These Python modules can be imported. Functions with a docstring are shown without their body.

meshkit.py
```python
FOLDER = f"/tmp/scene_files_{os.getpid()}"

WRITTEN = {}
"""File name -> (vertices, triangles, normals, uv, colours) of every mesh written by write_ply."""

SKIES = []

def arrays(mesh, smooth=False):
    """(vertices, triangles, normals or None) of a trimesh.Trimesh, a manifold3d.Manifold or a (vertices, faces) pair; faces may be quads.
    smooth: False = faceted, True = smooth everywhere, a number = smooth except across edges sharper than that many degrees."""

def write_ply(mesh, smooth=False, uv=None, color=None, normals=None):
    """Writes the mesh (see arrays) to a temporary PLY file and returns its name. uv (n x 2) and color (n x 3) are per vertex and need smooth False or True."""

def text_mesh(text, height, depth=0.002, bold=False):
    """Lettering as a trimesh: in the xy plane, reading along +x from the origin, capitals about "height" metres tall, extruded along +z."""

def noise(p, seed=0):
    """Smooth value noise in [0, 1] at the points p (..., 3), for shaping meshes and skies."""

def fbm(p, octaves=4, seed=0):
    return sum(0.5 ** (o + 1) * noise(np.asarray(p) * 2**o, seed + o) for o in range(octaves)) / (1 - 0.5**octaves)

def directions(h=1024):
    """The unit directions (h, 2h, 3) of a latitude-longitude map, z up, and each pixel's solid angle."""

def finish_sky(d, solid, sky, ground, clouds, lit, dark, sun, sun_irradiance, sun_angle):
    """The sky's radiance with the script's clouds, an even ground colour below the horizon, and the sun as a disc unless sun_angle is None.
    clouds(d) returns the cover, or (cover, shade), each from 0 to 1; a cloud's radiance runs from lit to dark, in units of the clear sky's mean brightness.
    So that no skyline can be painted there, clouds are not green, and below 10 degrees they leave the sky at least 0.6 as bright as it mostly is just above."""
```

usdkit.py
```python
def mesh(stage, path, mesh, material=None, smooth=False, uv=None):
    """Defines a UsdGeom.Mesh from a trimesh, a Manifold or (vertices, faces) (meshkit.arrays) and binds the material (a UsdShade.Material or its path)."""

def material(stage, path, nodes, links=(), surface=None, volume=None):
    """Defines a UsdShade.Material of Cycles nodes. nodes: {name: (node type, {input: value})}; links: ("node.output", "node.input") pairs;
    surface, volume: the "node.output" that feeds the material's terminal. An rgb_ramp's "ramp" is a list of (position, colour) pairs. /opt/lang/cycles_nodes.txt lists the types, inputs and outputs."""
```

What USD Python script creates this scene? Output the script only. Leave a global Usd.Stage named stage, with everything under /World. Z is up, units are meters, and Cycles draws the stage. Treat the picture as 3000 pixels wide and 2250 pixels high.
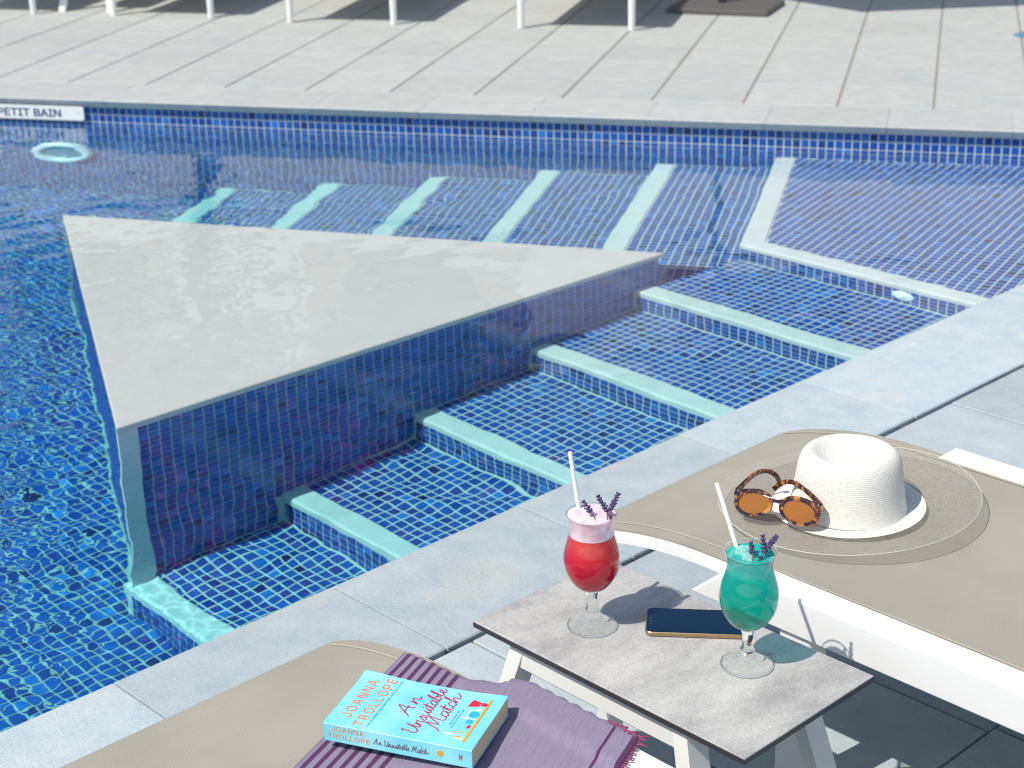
import math, random
import numpy as np, trimesh, usdkit, meshkit
from shapely.geometry import Polygon, LineString, box as sbox, Point
from shapely import affinity
from shapely.ops import unary_union
from pxr import Usd, UsdGeom, UsdLux, UsdShade, Gf, Sdf, Vt

rng = np.random.default_rng(7)
random.seed(7)
stage = Usd.Stage.CreateInMemory()
UsdGeom.SetStageUpAxis(stage, 'Z')
UsdGeom.SetStageMetersPerUnit(stage, 1.0)
UsdGeom.Xform.Define(stage, '/World')
UsdGeom.Scope.Define(stage, '/World/Looks')

# World: x along the near pool edge, y across it towards the pool, z up; the near edge is the x axis, deck top is z = 0.
# ------------------------------------------------------------------ camera, sky, sun
YAW, PITCH, ROLL = 0.8138, 0.3765, -0.0236
EYE = np.array([0.0, -2.4791, 1.6316])
fw = np.array([math.cos(PITCH) * math.cos(YAW), math.cos(PITCH) * math.sin(YAW), -math.sin(PITCH)])
rt0 = np.array([math.sin(YAW), -math.cos(YAW), 0.0])
up0 = np.cross(rt0, fw)
rt = math.cos(ROLL) * rt0 + math.sin(ROLL) * up0
up = -math.sin(ROLL) * rt0 + math.cos(ROLL) * up0
cam = UsdGeom.Camera.Define(stage, '/World/camera')
cam.CreateHorizontalApertureAttr(36.0)
cam.CreateVerticalApertureAttr(27.0)
cam.CreateFocalLengthAttr(60.27)
cam.CreateFStopAttr(8.5)
cam.CreateFocusDistanceAttr(2.6)
cam.CreateClippingRangeAttr(Gf.Vec2f(0.05, 1000.0))
cam.CreateExposureAttr(0.10)
M4 = Gf.Matrix4d(*rt, 0, *up, 0, *(-fw), 0, *EYE, 1)
UsdGeom.Xformable(cam).AddTransformOp().Set(M4)

SUN_EL = math.radians(54.0)
sun = np.array([-0.9945 * math.cos(SUN_EL), 0.105 * math.cos(SUN_EL), math.sin(SUN_EL)])
SUN_ROT = math.atan2(sun[0], sun[1])
usdkit.material(stage, '/World/Looks/sky_look',
    {"s": ("sky_texture", {"sky_type": "single_scattering", "sun_disc": False, "sun_elevation": SUN_EL, "sun_rotation": SUN_ROT}),
     "b": ("background_shader", {"strength": 0.14})}, [("s.color", "b.color")], surface="b.background")
dome = UsdLux.DomeLight.Define(stage, '/World/sky')
UsdShade.MaterialBindingAPI.Apply(dome.GetPrim()).Bind(UsdShade.Material.Get(stage, '/World/Looks/sky_look'))
sl = UsdLux.DistantLight.Define(stage, '/World/sun')
sl.CreateNormalizeAttr(True)
sl.CreateIntensityAttr(1.05)
sl.CreateAngleAttr(0.5)
sl.CreateColorAttr(Gf.Vec3f(1.0, 0.955, 0.88))
UsdGeom.Xformable(sl).AddTransformOp().Set(Gf.Matrix4d().SetLookAt(Gf.Vec3d(*map(float, sun)), Gf.Vec3d(0, 0, 0), Gf.Vec3d(0, 0, 1)).GetInverse())
for nm, lab in (('sky', 'clear bright blue daytime sky'),):
    stage.GetPrimAtPath('/World/' + nm).SetCustomDataByKey('label', lab)
    stage.GetPrimAtPath('/World/' + nm).SetCustomDataByKey('kind', 'structure')

# ------------------------------------------------------------------ far edge frame
CB = 1.8227 - 0.8138
UF = np.array([math.cos(CB), -math.sin(CB), 0.0])
NF = np.array([math.sin(CB), math.cos(CB), 0.0])
DF = 7.06
def FP(u, v, z=0.0):
    """u along the far pool edge, v beyond it (onto the far deck)."""
    return np.array([EYE[0], EYE[1], 0]) + UF * u + NF * (DF + v) + np.array([0, 0, z])
def F2(u, v):
    return tuple(FP(u, v)[:2])
FARM = np.eye(4); FARM[:3, 0] = UF; FARM[:3, 1] = NF; FARM[:3, 3] = FP(0, 0)
def W(a, b, z=0.0):
    """a along the near edge, b back from it onto the near deck."""
    return np.array([a, -b, z])

# ------------------------------------------------------------------ helpers
used = {}
def free(parent, name):
    k = (parent, name)
    n = used.get(k, 0)
    used[k] = n + 1
    return f'{parent}/{name}' if n == 0 else f'{parent}/{name}_{n:03d}'
def path_of(parent):
    return '/World' if parent is None else (parent if isinstance(parent, str) else str(parent.GetPath()))
def tag(p, label=None, cat=None, group=None, kind=None):
    for k, v in (('label', label), ('category', cat), ('group', group), ('kind', kind)):
        if v:
            p.SetCustomDataByKey(k, v)
    return p
def clean(m):
    m = m.copy()
    m.remove_unreferenced_vertices()
    return m
def obj(name, mesh, mat, parent=None, smooth=False, uv=None, prim=None, fix=False, **kw):
    if isinstance(mesh, trimesh.Trimesh):
        if fix and mesh.volume < 0:
            mesh = mesh.copy(); mesh.invert()
    m = usdkit.mesh(stage, free(path_of(parent), name), mesh, MAT[mat], smooth=smooth, uv=uv)
    if prim:
        for k, v in prim.items():
            UsdGeom.PrimvarsAPI(m).CreatePrimvar(k, Sdf.ValueTypeNames.FloatArray, 'vertex').Set(Vt.FloatArray.FromNumpy(np.asarray(v, np.float32)))
    return tag(m.GetPrim(), **kw)
def thing(name, label, cat, loc=(0, 0, 0), rotz=0.0, group=None, kind=None):
    x = UsdGeom.Xform.Define(stage, free('/World', name))
    x.AddTranslateOp().Set(Gf.Vec3d(*map(float, loc)))
    x.AddRotateZOp().Set(math.degrees(rotz))
    return tag(x.GetPrim(), label, cat, group, kind)
def copy_of(src, name, label, loc, rotz, group=None, cat=None):
    r = thing(name, label, cat or src.GetCustomDataByKey('category'), loc, rotz, group)
    r.GetReferences().AddInternalReference(src.GetPath())
    r.SetInstanceable(True)
    return r
cat_ = trimesh.util.concatenate
def tr(m, *xyz):
    m = m.copy(); m.apply_translation(xyz); return m
def rot(m, ang, axis=(0, 0, 1), p=(0, 0, 0)):
    m = m.copy(); m.apply_transform(trimesh.transformations.rotation_matrix(ang, axis, p)); return m
def hull(pts):
    return trimesh.Trimesh(np.asarray(pts, float)).convex_hull if False else trimesh.convex.convex_hull(np.asarray(pts, float))
def cbox(x0, x1, y0, y1, z0, z1, c=0.003):
    pts = []
    for x, sx in ((x0, 1), (x1, -1)):
        for y, sy in ((y0, 1), (y1, -1)):
            for z, sz in ((z0, 1), (z1, -1)):
                pts += [(x + sx * c, y + sy * c, z), (x + sx * c, y, z + sz * c), (x, y + sy * c, z + sz * c)]
    return hull(pts)
def chprism(poly, z0, z1, c=0.003, bottom=False):
    """A convex polygon (list of xy) as a prism with its top edge chamfered."""
    P = Polygon(poly)
    Q = P.buffer(-c, join_style=2)
    pts = [(x, y, z1 - c) for x, y in P.exterior.coords[:-1]] + [(x, y, z1) for x, y in Q.exterior.coords[:-1]]
    pts += [(x, y, z0 + (c if bottom else 0)) for x, y in P.exterior.coords[:-1]]
    if bottom:
        pts += [(x, y, z0) for x, y in Q.exterior.coords[:-1]]
    return hull(pts)
def extrude(poly, z0, z1):
    m = trimesh.creation.extrude_polygon(Polygon(poly) if not hasattr(poly, 'exterior') else poly, z1 - z0, engine='earcut')
    m.apply_translation((0, 0, z0))
    return m
def tube(points, r, n=8, caps=True):
    p = np.asarray(points, float)
    r = np.broadcast_to(np.asarray(r, float), (len(p),))
    t = np.gradient(p, axis=0); t /= np.linalg.norm(t, axis=1, keepdims=True) + 1e-12
    a = np.cross(t[0], (0, 0, 1.0) if abs(t[0][2]) < .9 else (1.0, 0, 0)); a /= np.linalg.norm(a)
    rings = []
    for i in range(len(p)):
        a = a - t[i] * (a @ t[i]); a /= np.linalg.norm(a)
        b = np.cross(t[i], a)
        th = np.arange(n) * 2 * math.pi / n
        rings.append(p[i] + r[i] * (np.cos(th)[:, None] * a + np.sin(th)[:, None] * b))
    v = np.vstack(rings); f = []
    for i in range(len(p) - 1):
        for j in range(n):
            q = [i * n + j, i * n + (j + 1) % n, (i + 1) * n + (j + 1) % n, (i + 1) * n + j]
            f += [[q[0], q[1], q[2]], [q[0], q[2], q[3]]]
    if caps:
        v = np.vstack([v, p[:1], p[-1:]])
        k = len(p) * n
        for j in range(n):
            f += [[k, (j + 1) % n, j], [k + 1, (len(p) - 1) * n + j, (len(p) - 1) * n + (j + 1) % n]]
    return trimesh.Trimesh(v, f, process=False)
def lathe(prof, n=64):
    """prof: (r, z) pairs from the axis round to the axis (closed solid) or an open skin."""
    prof = np.asarray(prof, float)
    th = np.arange(n) * 2 * math.pi / n
    v = np.stack([prof[:, None, 0] * np.cos(th), prof[:, None, 0] * np.sin(th), np.repeat(prof[:, None, 1], n, 1)], -1).reshape(-1, 3)
    f = []
    for i in range(len(prof) - 1):
        j = np.arange(n); k = (j + 1) % n
        a, b, c, d = i * n + j, i * n + k, (i + 1) * n + k, (i + 1) * n + j
        f.append(np.stack([a, b, c], 1)); f.append(np.stack([a, c, d], 1))
    m = trimesh.Trimesh(v, np.vstack(f), process=False)
    m.merge_vertices(); m.update_faces(m.nondegenerate_faces()); m.remove_unreferenced_vertices()
    return m
def smoothstep(x, a, b):
    t = np.clip((np.asarray(x, float) - a) / (b - a), 0, 1); return t * t * (3 - 2 * t)
def spline(pts, n=60):
    from scipy.interpolate import CubicSpline
    p = np.asarray(pts, float)
    d = np.r_[0, np.cumsum(np.linalg.norm(np.diff(p, axis=0), axis=1) ** .5)]
    return CubicSpline(d, p)(np.linspace(0, d[-1], n))
def to_view(p):
    d = np.asarray(p, float) - EYE
    z = d @ fw
    k = 60.27 / 36 * 2 / np.maximum(z, .01)
    return (d @ rt) * k, (d @ up) * k, z      # -1..1, -.75...75

# ------------------------------------------------------------------ materials
MAT = {}
def mat(name, nodes, links=(), surface="p.BSDF", volume=None):
    MAT[name] = usdkit.material(stage, f'/World/Looks/{name}', nodes, links, surface=surface, volume=volume)
def plain(name, col, rough=.5, metal=0.0, **kw):
    mat(name, {"p": ("principled_bsdf", {"base_color": col, "roughness": rough, "metallic": metal, **kw})})

def stone(name, c0, c1, stain, speck=.35, vary=.12, bumpd=.0016, rough=.75):
    mat(name, {
        "g": ("geometry", {}), "oi": ("object_info", {}),
        "n1": ("noise_texture", {"scale": 3.1, "detail": 6.0, "roughness": .62, "distortion": .8}),
        "n2": ("noise_texture", {"scale": 11.0, "detail": 4.0, "roughness": .65}),
        "n3": ("noise_texture", {"scale": 330.0, "detail": 2.0}),
        "n4": ("noise_texture", {"scale": 90.0, "detail": 3.0}),
        "r1": ("rgb_ramp", {"ramp": [(.3, c0), (.7, c1)]}),
        "rs": ("rgb_ramp", {"ramp": [(.56, (0, 0, 0)), (.72, (1, 1, 1))]}),
        "ms": ("math", {"math_type": "multiply", "value2": .55}),
        "m1": ("mix", {"color2": stain}),
        "rp": ("rgb_ramp", {"ramp": [(.26, (speck, speck, speck)), (.40, (1, 1, 1)), (.62, (1, 1, 1)), (.74, (1.22, 1.22, 1.22))]}),
        "m2": ("mix", {"mix_type": "multiply", "fac": 1.0}),
        "ro": ("map_range", {"from_min": 0.0, "from_max": 1.0, "to_min": 1.0 - vary, "to_max": 1.0 + vary}),
        "m3": ("mix", {"mix_type": "multiply", "fac": 1.0}),
        "b": ("bump", {"strength": .7, "distance": bumpd}),
        "p": ("principled_bsdf", {"roughness": rough, "specular_ior_level": .3})},
        [("g.position", "n1.vector"), ("g.position", "n2.vector"), ("g.position", "n3.vector"), ("g.position", "n4.vector"),
         ("n2.fac", "r1.fac"), ("n1.fac", "rs.fac"), ("rs.color", "ms.value1"), ("ms.value", "m1.fac"), ("r1.color", "m1.color1"),
         ("n3.fac", "rp.fac"), ("m1.color", "m2.color1"), ("rp.color", "m2.color2"), ("oi.random", "ro.value"),
         ("m2.color", "m3.color1"), ("ro.result", "m3.color2"), ("m3.color", "p.base_color"), ("n4.fac", "b.height"), ("b.normal", "p.normal")])
stone('coping_stone_look', (.36, .435, .465), (.465, .52, .525), (.56, .52, .44), speck=.55)
stone('paving_look', (.35, .40, .42), (.43, .47, .48), (.46, .43, .37), speck=.7)
stone('far_paving_look', (.40, .415, .39), (.47, .48, .45), (.34, .40, .425), speck=.85, vary=.04)
stone('platform_stone_look', (.455, .48, .45), (.485, .51, .475), (.51, .53, .49), speck=.8, vary=0.0, bumpd=.0008)
stone('nosing_look', (.54, .57, .55), (.62, .64, .61), (.48, .54, .51), speck=.85, vary=0.02, bumpd=.0008)
mat('ground_look', {"g": ("geometry", {}), "n": ("noise_texture", {"scale": 40.0, "detail": 4.0}),
    "r": ("rgb_ramp", {"ramp": [(.3, (.02, .022, .028)), (.55, (.05, .05, .055)), (.75, (.13, .115, .09))]}), "p": ("principled_bsdf", {"roughness": .95})},
    [("g.position", "n.vector"), ("n.fac", "r.fac"), ("r.color", "p.base_color")])
plain('floor_grout_look', (.36, .42, .42), .8)
mat('filler_look', {"g": ("geometry", {}), "n": ("noise_texture", {"scale": 35.0, "detail": 4.0}), "r": ("rgb_ramp", {"ramp": [(.42, (.015, .015, .02)), (.58, (.10, .075, .05)), (.75, (.24, .20, .15))]}), "p": ("principled_bsdf", {"roughness": .9})}, [("g.position", "n.vector"), ("n.fac", "r.fac"), ("r.color", "p.base_color")])
plain('sand_look', (.29, .27, .235), .95)
plain('grout_look', (.52, .57, .55), .8)
mat('tile_look', {"a": ("attribute", {"attribute": "tone"}), "g": ("geometry", {}), "n": ("noise_texture", {"scale": 60.0, "detail": 2.0}),
    "r": ("rgb_ramp", {"ramp": [(0, (.004, .020, .11)), (.35, (.006, .052, .26)), (.75, (.008, .095, .38)), (1, (.02, .17, .52))]}),
    "ma": ("math", {"math_type": "multiply_add", "value2": .35, "value3": -.17}), "ad": ("math", {"math_type": "add"}),
    "p": ("principled_bsdf", {"roughness": .22, "specular_ior_level": .5})},
    [("g.position", "n.vector"), ("n.fac", "ma.value1"), ("ma.value", "ad.value1"), ("a.fac", "ad.value2"), ("ad.value", "r.fac"), ("r.color", "p.base_color")])
# water: refracts from above, plain see-through from below with painted caustics, ripples that grow towards the open pool, a little red absorbed on the way
CX, AX, BX = np.array([2.1109, 1.2829]), np.array([3.0931, 3.2510]), np.array([4.2514, 1.2426])
nl = np.array([-(AX - CX)[1], (AX - CX)[0]]); nl /= np.linalg.norm(nl)
mat('water_look', {
    "g": ("geometry", {}),
    "d1": ("vector_math", {"math_type": "dot_product", "vector2": (float(nl[0]), float(nl[1]), 0)}),
    "m1": ("map_range", {"range_type": "smoothstep", "from_min": float(nl @ CX) - .12, "from_max": float(nl @ CX) + .75, "to_min": 0.0, "to_max": 1.0}),
    "d2": ("vector_math", {"math_type": "dot_product", "vector2": (float(-UF[0]), float(-UF[1]), 0)}),
    "m2": ("map_range", {"range_type": "smoothstep", "from_min": float(-(UF @ FP(-1.9, 0))), "from_max": float(-(UF @ FP(-3.1, 0))), "to_min": 0.0, "to_max": .16}),
    "sx": ("separate_xyz", {}), "my": ("map_range", {"range_type": "smoothstep", "from_min": .0, "from_max": 1.6, "to_min": .38, "to_max": 1.0}), "mk": ("math", {"math_type": "multiply"}),
    "mx": ("math", {"math_type": "maximum"}),
    "na": ("noise_texture", {"scale": 3.2, "detail": 1.0, "roughness": .4, "distortion": .3}),
    "nb": ("noise_texture", {"scale": 9.0, "detail": 1.0, "roughness": .4, "distortion": .2}),
    "nc": ("noise_texture", {"scale": 13.0, "detail": 1.5, "roughness": .45, "distortion": .4}),
    "ha": ("math", {"math_type": "multiply", "value2": .0062}),
    "hb": ("math", {"math_type": "multiply_add", "value2": .0009}),
    "amp": ("math", {"math_type": "multiply_add", "value2": .0080, "value3": .00012}),
    "hc": ("math", {"math_type": "multiply_add"}),
    "b": ("bump", {"strength": 1.0, "distance": 1.0}),
    "w": ("glass_bsdf", {"color": (1, 1, 1), "IOR": 1.33, "roughness": 0.0}),
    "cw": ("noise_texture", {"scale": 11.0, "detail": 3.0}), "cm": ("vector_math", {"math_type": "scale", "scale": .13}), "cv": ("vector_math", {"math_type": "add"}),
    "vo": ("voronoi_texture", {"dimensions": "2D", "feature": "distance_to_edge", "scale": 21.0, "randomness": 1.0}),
    "cr": ("rgb_ramp", {"ramp": [(0, (1.75, 1.8, 1.8)), (.045, (1.35, 1.38, 1.38)), (.13, (.86, .88, .88)), (.4, (.74, .76, .76)), (1, (.74, .76, .76))]}),  # caustic light painted as voronoi cells into the transmission colour, not focused by ripples
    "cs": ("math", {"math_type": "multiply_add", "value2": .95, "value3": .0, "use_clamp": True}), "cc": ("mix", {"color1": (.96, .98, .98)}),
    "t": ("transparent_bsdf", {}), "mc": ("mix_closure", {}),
    "v": ("absorption_volume", {"color": (.0, .90, .93), "density": .38})},
    [("g.position", "d1.vector1"), ("d1.value", "m1.value"), ("g.position", "d2.vector1"), ("d2.value", "m2.value"), ("m1.result", "mk.value1"), ("g.position", "sx.vector"), ("sx.y", "my.value"), ("my.result", "mk.value2"), ("mk.value", "mx.value1"), ("m2.result", "mx.value2"),
     ("g.position", "na.vector"), ("g.position", "nb.vector"), ("g.position", "nc.vector"),
     ("na.fac", "ha.value1"), ("nb.fac", "hb.value1"), ("ha.value", "hb.value3"), ("mx.value", "amp.value1"),
     ("nc.fac", "hc.value1"), ("amp.value", "hc.value2"), ("hb.value", "hc.value3"), ("hc.value", "b.height"), ("b.normal", "w.normal"),
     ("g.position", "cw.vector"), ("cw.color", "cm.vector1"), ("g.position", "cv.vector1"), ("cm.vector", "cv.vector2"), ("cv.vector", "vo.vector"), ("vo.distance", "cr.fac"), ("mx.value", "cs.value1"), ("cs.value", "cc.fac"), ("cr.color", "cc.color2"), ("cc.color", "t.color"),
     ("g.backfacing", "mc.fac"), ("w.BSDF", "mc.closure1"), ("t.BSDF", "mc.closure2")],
    surface="mc.closure", volume="v.volume")
plain('white_frame_look', (.77, .755, .72), .35)
plain('cream_frame_look', (.74, .73, .68), .4)
mat('fabric_look', {"g": ("geometry", {}), "mp": ("mapping", {"scale": (1, 1, 1)}),
    "w": ("wave_texture", {"bands_direction": "x", "scale": 95.0, "distortion": .6, "detail": 2.0, "detail_scale": 3.0}),
    "w2": ("wave_texture", {"bands_direction": "y", "scale": 160.0, "distortion": .3}),
    "n": ("noise_texture", {"scale": 7.0, "detail": 4.0}),
    "mm": ("mix", {"mix_type": "multiply", "fac": .5}),
    "r": ("rgb_ramp", {"ramp": [(0, (.295, .27, .215)), (.6, (.365, .335, .27)), (1, (.43, .395, .325))]}),
    "rn": ("rgb_ramp", {"ramp": [(.3, (.93, .93, .93)), (.7, (1.04, 1.04, 1.04))]}), "m2": ("mix", {"mix_type": "multiply", "fac": 1.0}),
    "b": ("bump", {"strength": .22, "distance": .0005}), "p": ("principled_bsdf", {"roughness": .8, "sheen_weight": .1, "specular_ior_level": .25})},
    [("g.position", "w.vector"), ("g.position", "w2.vector"), ("g.position", "n.vector"), ("w.color", "mm.color1"), ("w2.color", "mm.color2"), ("mm.color", "r.fac"),
     ("n.fac", "rn.fac"), ("r.color", "m2.color1"), ("rn.color", "m2.color2"), ("m2.color", "p.base_color"), ("w.fac", "b.height"), ("b.normal", "p.normal")])
mat('table_look', {"g": ("geometry", {}), "mp": ("mapping", {"scale": (.8, 1.5, 1), "rotation": (0, 0, .5)}),
    "n1": ("noise_texture", {"scale": 9.0, "detail": 7.0, "roughness": .68}), "n2": ("noise_texture", {"scale": 230.0, "detail": 4.0, "roughness": .75}),
    "r1": ("rgb_ramp", {"ramp": [(.30, (.29, .285, .275)), (.5, (.435, .425, .405)), (.68, (.53, .52, .49))]}),
    "r2": ("rgb_ramp", {"ramp": [(.3, (.74, .74, .73)), (.6, (1.10, 1.09, 1.06))]}), "m": ("mix", {"mix_type": "multiply", "fac": 1.0}),
    "p": ("principled_bsdf", {"roughness": .55, "specular_ior_level": .35})},
    [("g.position", "mp.vector"), ("mp.vector", "n1.vector"), ("mp.vector", "n2.vector"), ("n1.fac", "r1.fac"), ("n2.fac", "r2.fac"), ("r1.color", "m.color1"), ("r2.color", "m.color2"), ("m.color", "p.base_color")])
plain('table_edge_look', (.035, .03, .033), .5)
mat('towel_look', {"u": ("uvmap", {"attribute": "st"}), "x": ("separate_xyz", {}),
    "st": ("math", {"math_type": "multiply_add", "value2": 1 / .0160, "value3": .05}), "fr": ("math", {"math_type": "fraction"}), "gt": ("math", {"math_type": "greater_than", "value2": .55}),
    "lim": ("math", {"math_type": "less_than", "value2": .1125}), "an": ("math", {"math_type": "multiply"}),
    "e1": ("math", {"math_type": "compare", "value2": .362, "value3": .0022}), "e2": ("math", {"math_type": "greater_than", "value2": .391}), "mx": ("math", {"math_type": "maximum"}), "mx2": ("math", {"math_type": "maximum"}),
    "wv": ("wave_texture", {"bands_direction": "x", "scale": 170.0, "distortion": 1.0, "detail": 2.0}), "wh": ("wave_texture", {"bands_direction": "y", "scale": 150.0, "distortion": .6}),
    "mp": ("mapping", {"scale": (1.2, 26, 1)}), "n": ("noise_texture", {"scale": 14.0, "detail": 4.0, "roughness": .7}),
    "rl": ("rgb_ramp", {"ramp": [(.2, (.10, .075, .14)), (.5, (.165, .13, .205)), (.8, (.28, .235, .32))]}), "rd": ("rgb_ramp", {"ramp": [(.2, (.045, .012, .06)), (.8, (.14, .04, .12))]}),
    "ad": ("math", {"math_type": "multiply_add", "value2": .35}), "ad2": ("math", {"math_type": "multiply_add", "value2": .25}),
    "m": ("mix", {}), "b": ("bump", {"strength": .6, "distance": .0007}), "p": ("principled_bsdf", {"roughness": .9, "sheen_weight": .15, "specular_ior_level": .15})},
    [("u.UV", "x.vector"), ("x.y", "st.value1"), ("st.value", "fr.value1"), ("fr.value", "gt.value1"), ("x.y", "lim.value1"), ("gt.value", "an.value1"), ("lim.value", "an.value2"),
     ("x.y", "e1.value1"), ("x.y", "e2.value1"), ("e1.value", "mx.value1"), ("e2.value", "mx.value2"), ("mx.value", "mx2.value1"), ("an.value", "mx2.value2"),
     ("u.UV", "wv.vector"), ("u.UV", "wh.vector"), ("u.UV", "mp.vector"), ("mp.vector", "n.vector"), ("wv.fac", "ad.value1"), ("n.fac", "ad.value3"), ("wh.fac", "ad2.value1"), ("ad.value", "ad2.value3"),
     ("ad2.value", "rl.fac"), ("wh.fac", "rd.fac"), ("rl.color", "m.color1"), ("rd.color", "m.color2"), ("mx2.value", "m.fac"), ("m.color", "p.base_color"), ("wh.fac", "b.height"), ("b.normal", "p.normal")])
plain('fringe_look', (.26, .055, .12), .9)
def pane(name, col, f0=.045, spec=(1, 1, 1), rough=0.0, solid=0.0):
    """Thin clear glass: mostly see-through, mirror-like towards grazing angles; solid mixes in true refraction."""
    mat(name, {"t": ("transparent_bsdf", {"color": col}), "g": ("glossy_bsdf", {"color": spec, "roughness": rough}), "f": ("layer_weight", {"blend": .5}),
               "pw": ("math", {"math_type": "power", "value2": 4.2}), "ma": ("math", {"math_type": "multiply_add", "value2": .8, "value3": f0}), "m": ("mix_closure", {}),
               "gl": ("glass_bsdf", {"IOR": 1.45, "roughness": 0.0}), "m2": ("mix_closure", {"fac": solid})},
        [("f.facing", "pw.value1"), ("pw.value", "ma.value1"), ("ma.value", "m.fac"), ("t.BSDF", "m.closure1"), ("g.BSDF", "m.closure2"), ("m.closure", "m2.closure1"), ("gl.BSDF", "m2.closure2")], surface="m2.closure")
pane('glass_bowl_look', (.965, .975, .975), .04)
mat('glass_foot_look', {"g": ("geometry", {}), "gl": ("glass_bsdf", {"color": (.97, .99, .985), "IOR": 1.42, "roughness": 0.0}), "t": ("transparent_bsdf", {"color": (.93, .95, .95)}), "m": ("mix_closure", {})},
    [("g.backfacing", "m.fac"), ("gl.BSDF", "m.closure1"), ("t.BSDF", "m.closure2")], surface="m.closure")
mat('glass_solid_look', {"p": ("principled_bsdf", {"base_color": (.98, 1, .995), "transmission_weight": 1.0, "ior": 1.48, "roughness": 0.0})})
mat('red_drink_look', {"g": ("geometry", {}), "x": ("separate_xyz", {}), "mr": ("map_range", {"from_min": .42, "from_max": .515}),
    "n": ("noise_texture", {"scale": 45.0, "detail": 3.0}), "ma": ("math", {"math_type": "multiply_add", "value2": .3, "value3": -.15}), "ad": ("math", {"math_type": "add"}),
    "r": ("rgb_ramp", {"ramp": [(0, (.44, .003, .033)), (.35, (.66, .004, .045)), (.65, (.78, .024, .06)), (1, (.84, .12, .10))]}),
    "p": ("principled_bsdf", {"roughness": .12, "specular_ior_level": .2}), "tl": ("translucent_bsdf", {}), "m": ("mix_closure", {"fac": .38})},
    [("g.position", "x.vector"), ("x.z", "mr.value"), ("g.position", "n.vector"), ("n.fac", "ma.value1"), ("mr.result", "ad.value1"), ("ma.value", "ad.value2"), ("ad.value", "r.fac"),
     ("r.color", "p.base_color"), ("r.color", "tl.color"), ("p.BSDF", "m.closure1"), ("tl.BSDF", "m.closure2")], surface="m.closure")
mat('foam_look', {"g": ("geometry", {}), "v": ("voronoi_texture", {"scale": 420.0}), "n": ("noise_texture", {"scale": 80.0, "detail": 3.0}),
    "r": ("rgb_ramp", {"ramp": [(.3, (.74, .44, .50)), (.65, (.85, .66, .69))]}), "b": ("bump", {"strength": .5, "distance": .0006}),
    "p": ("principled_bsdf", {"roughness": .6, "subsurface_weight": .25, "subsurface_scale": .004})},
    [("g.position", "v.vector"), ("g.position", "n.vector"), ("n.fac", "r.fac"), ("r.color", "p.base_color"), ("v.distance", "b.height"), ("b.normal", "p.normal")])
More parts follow.
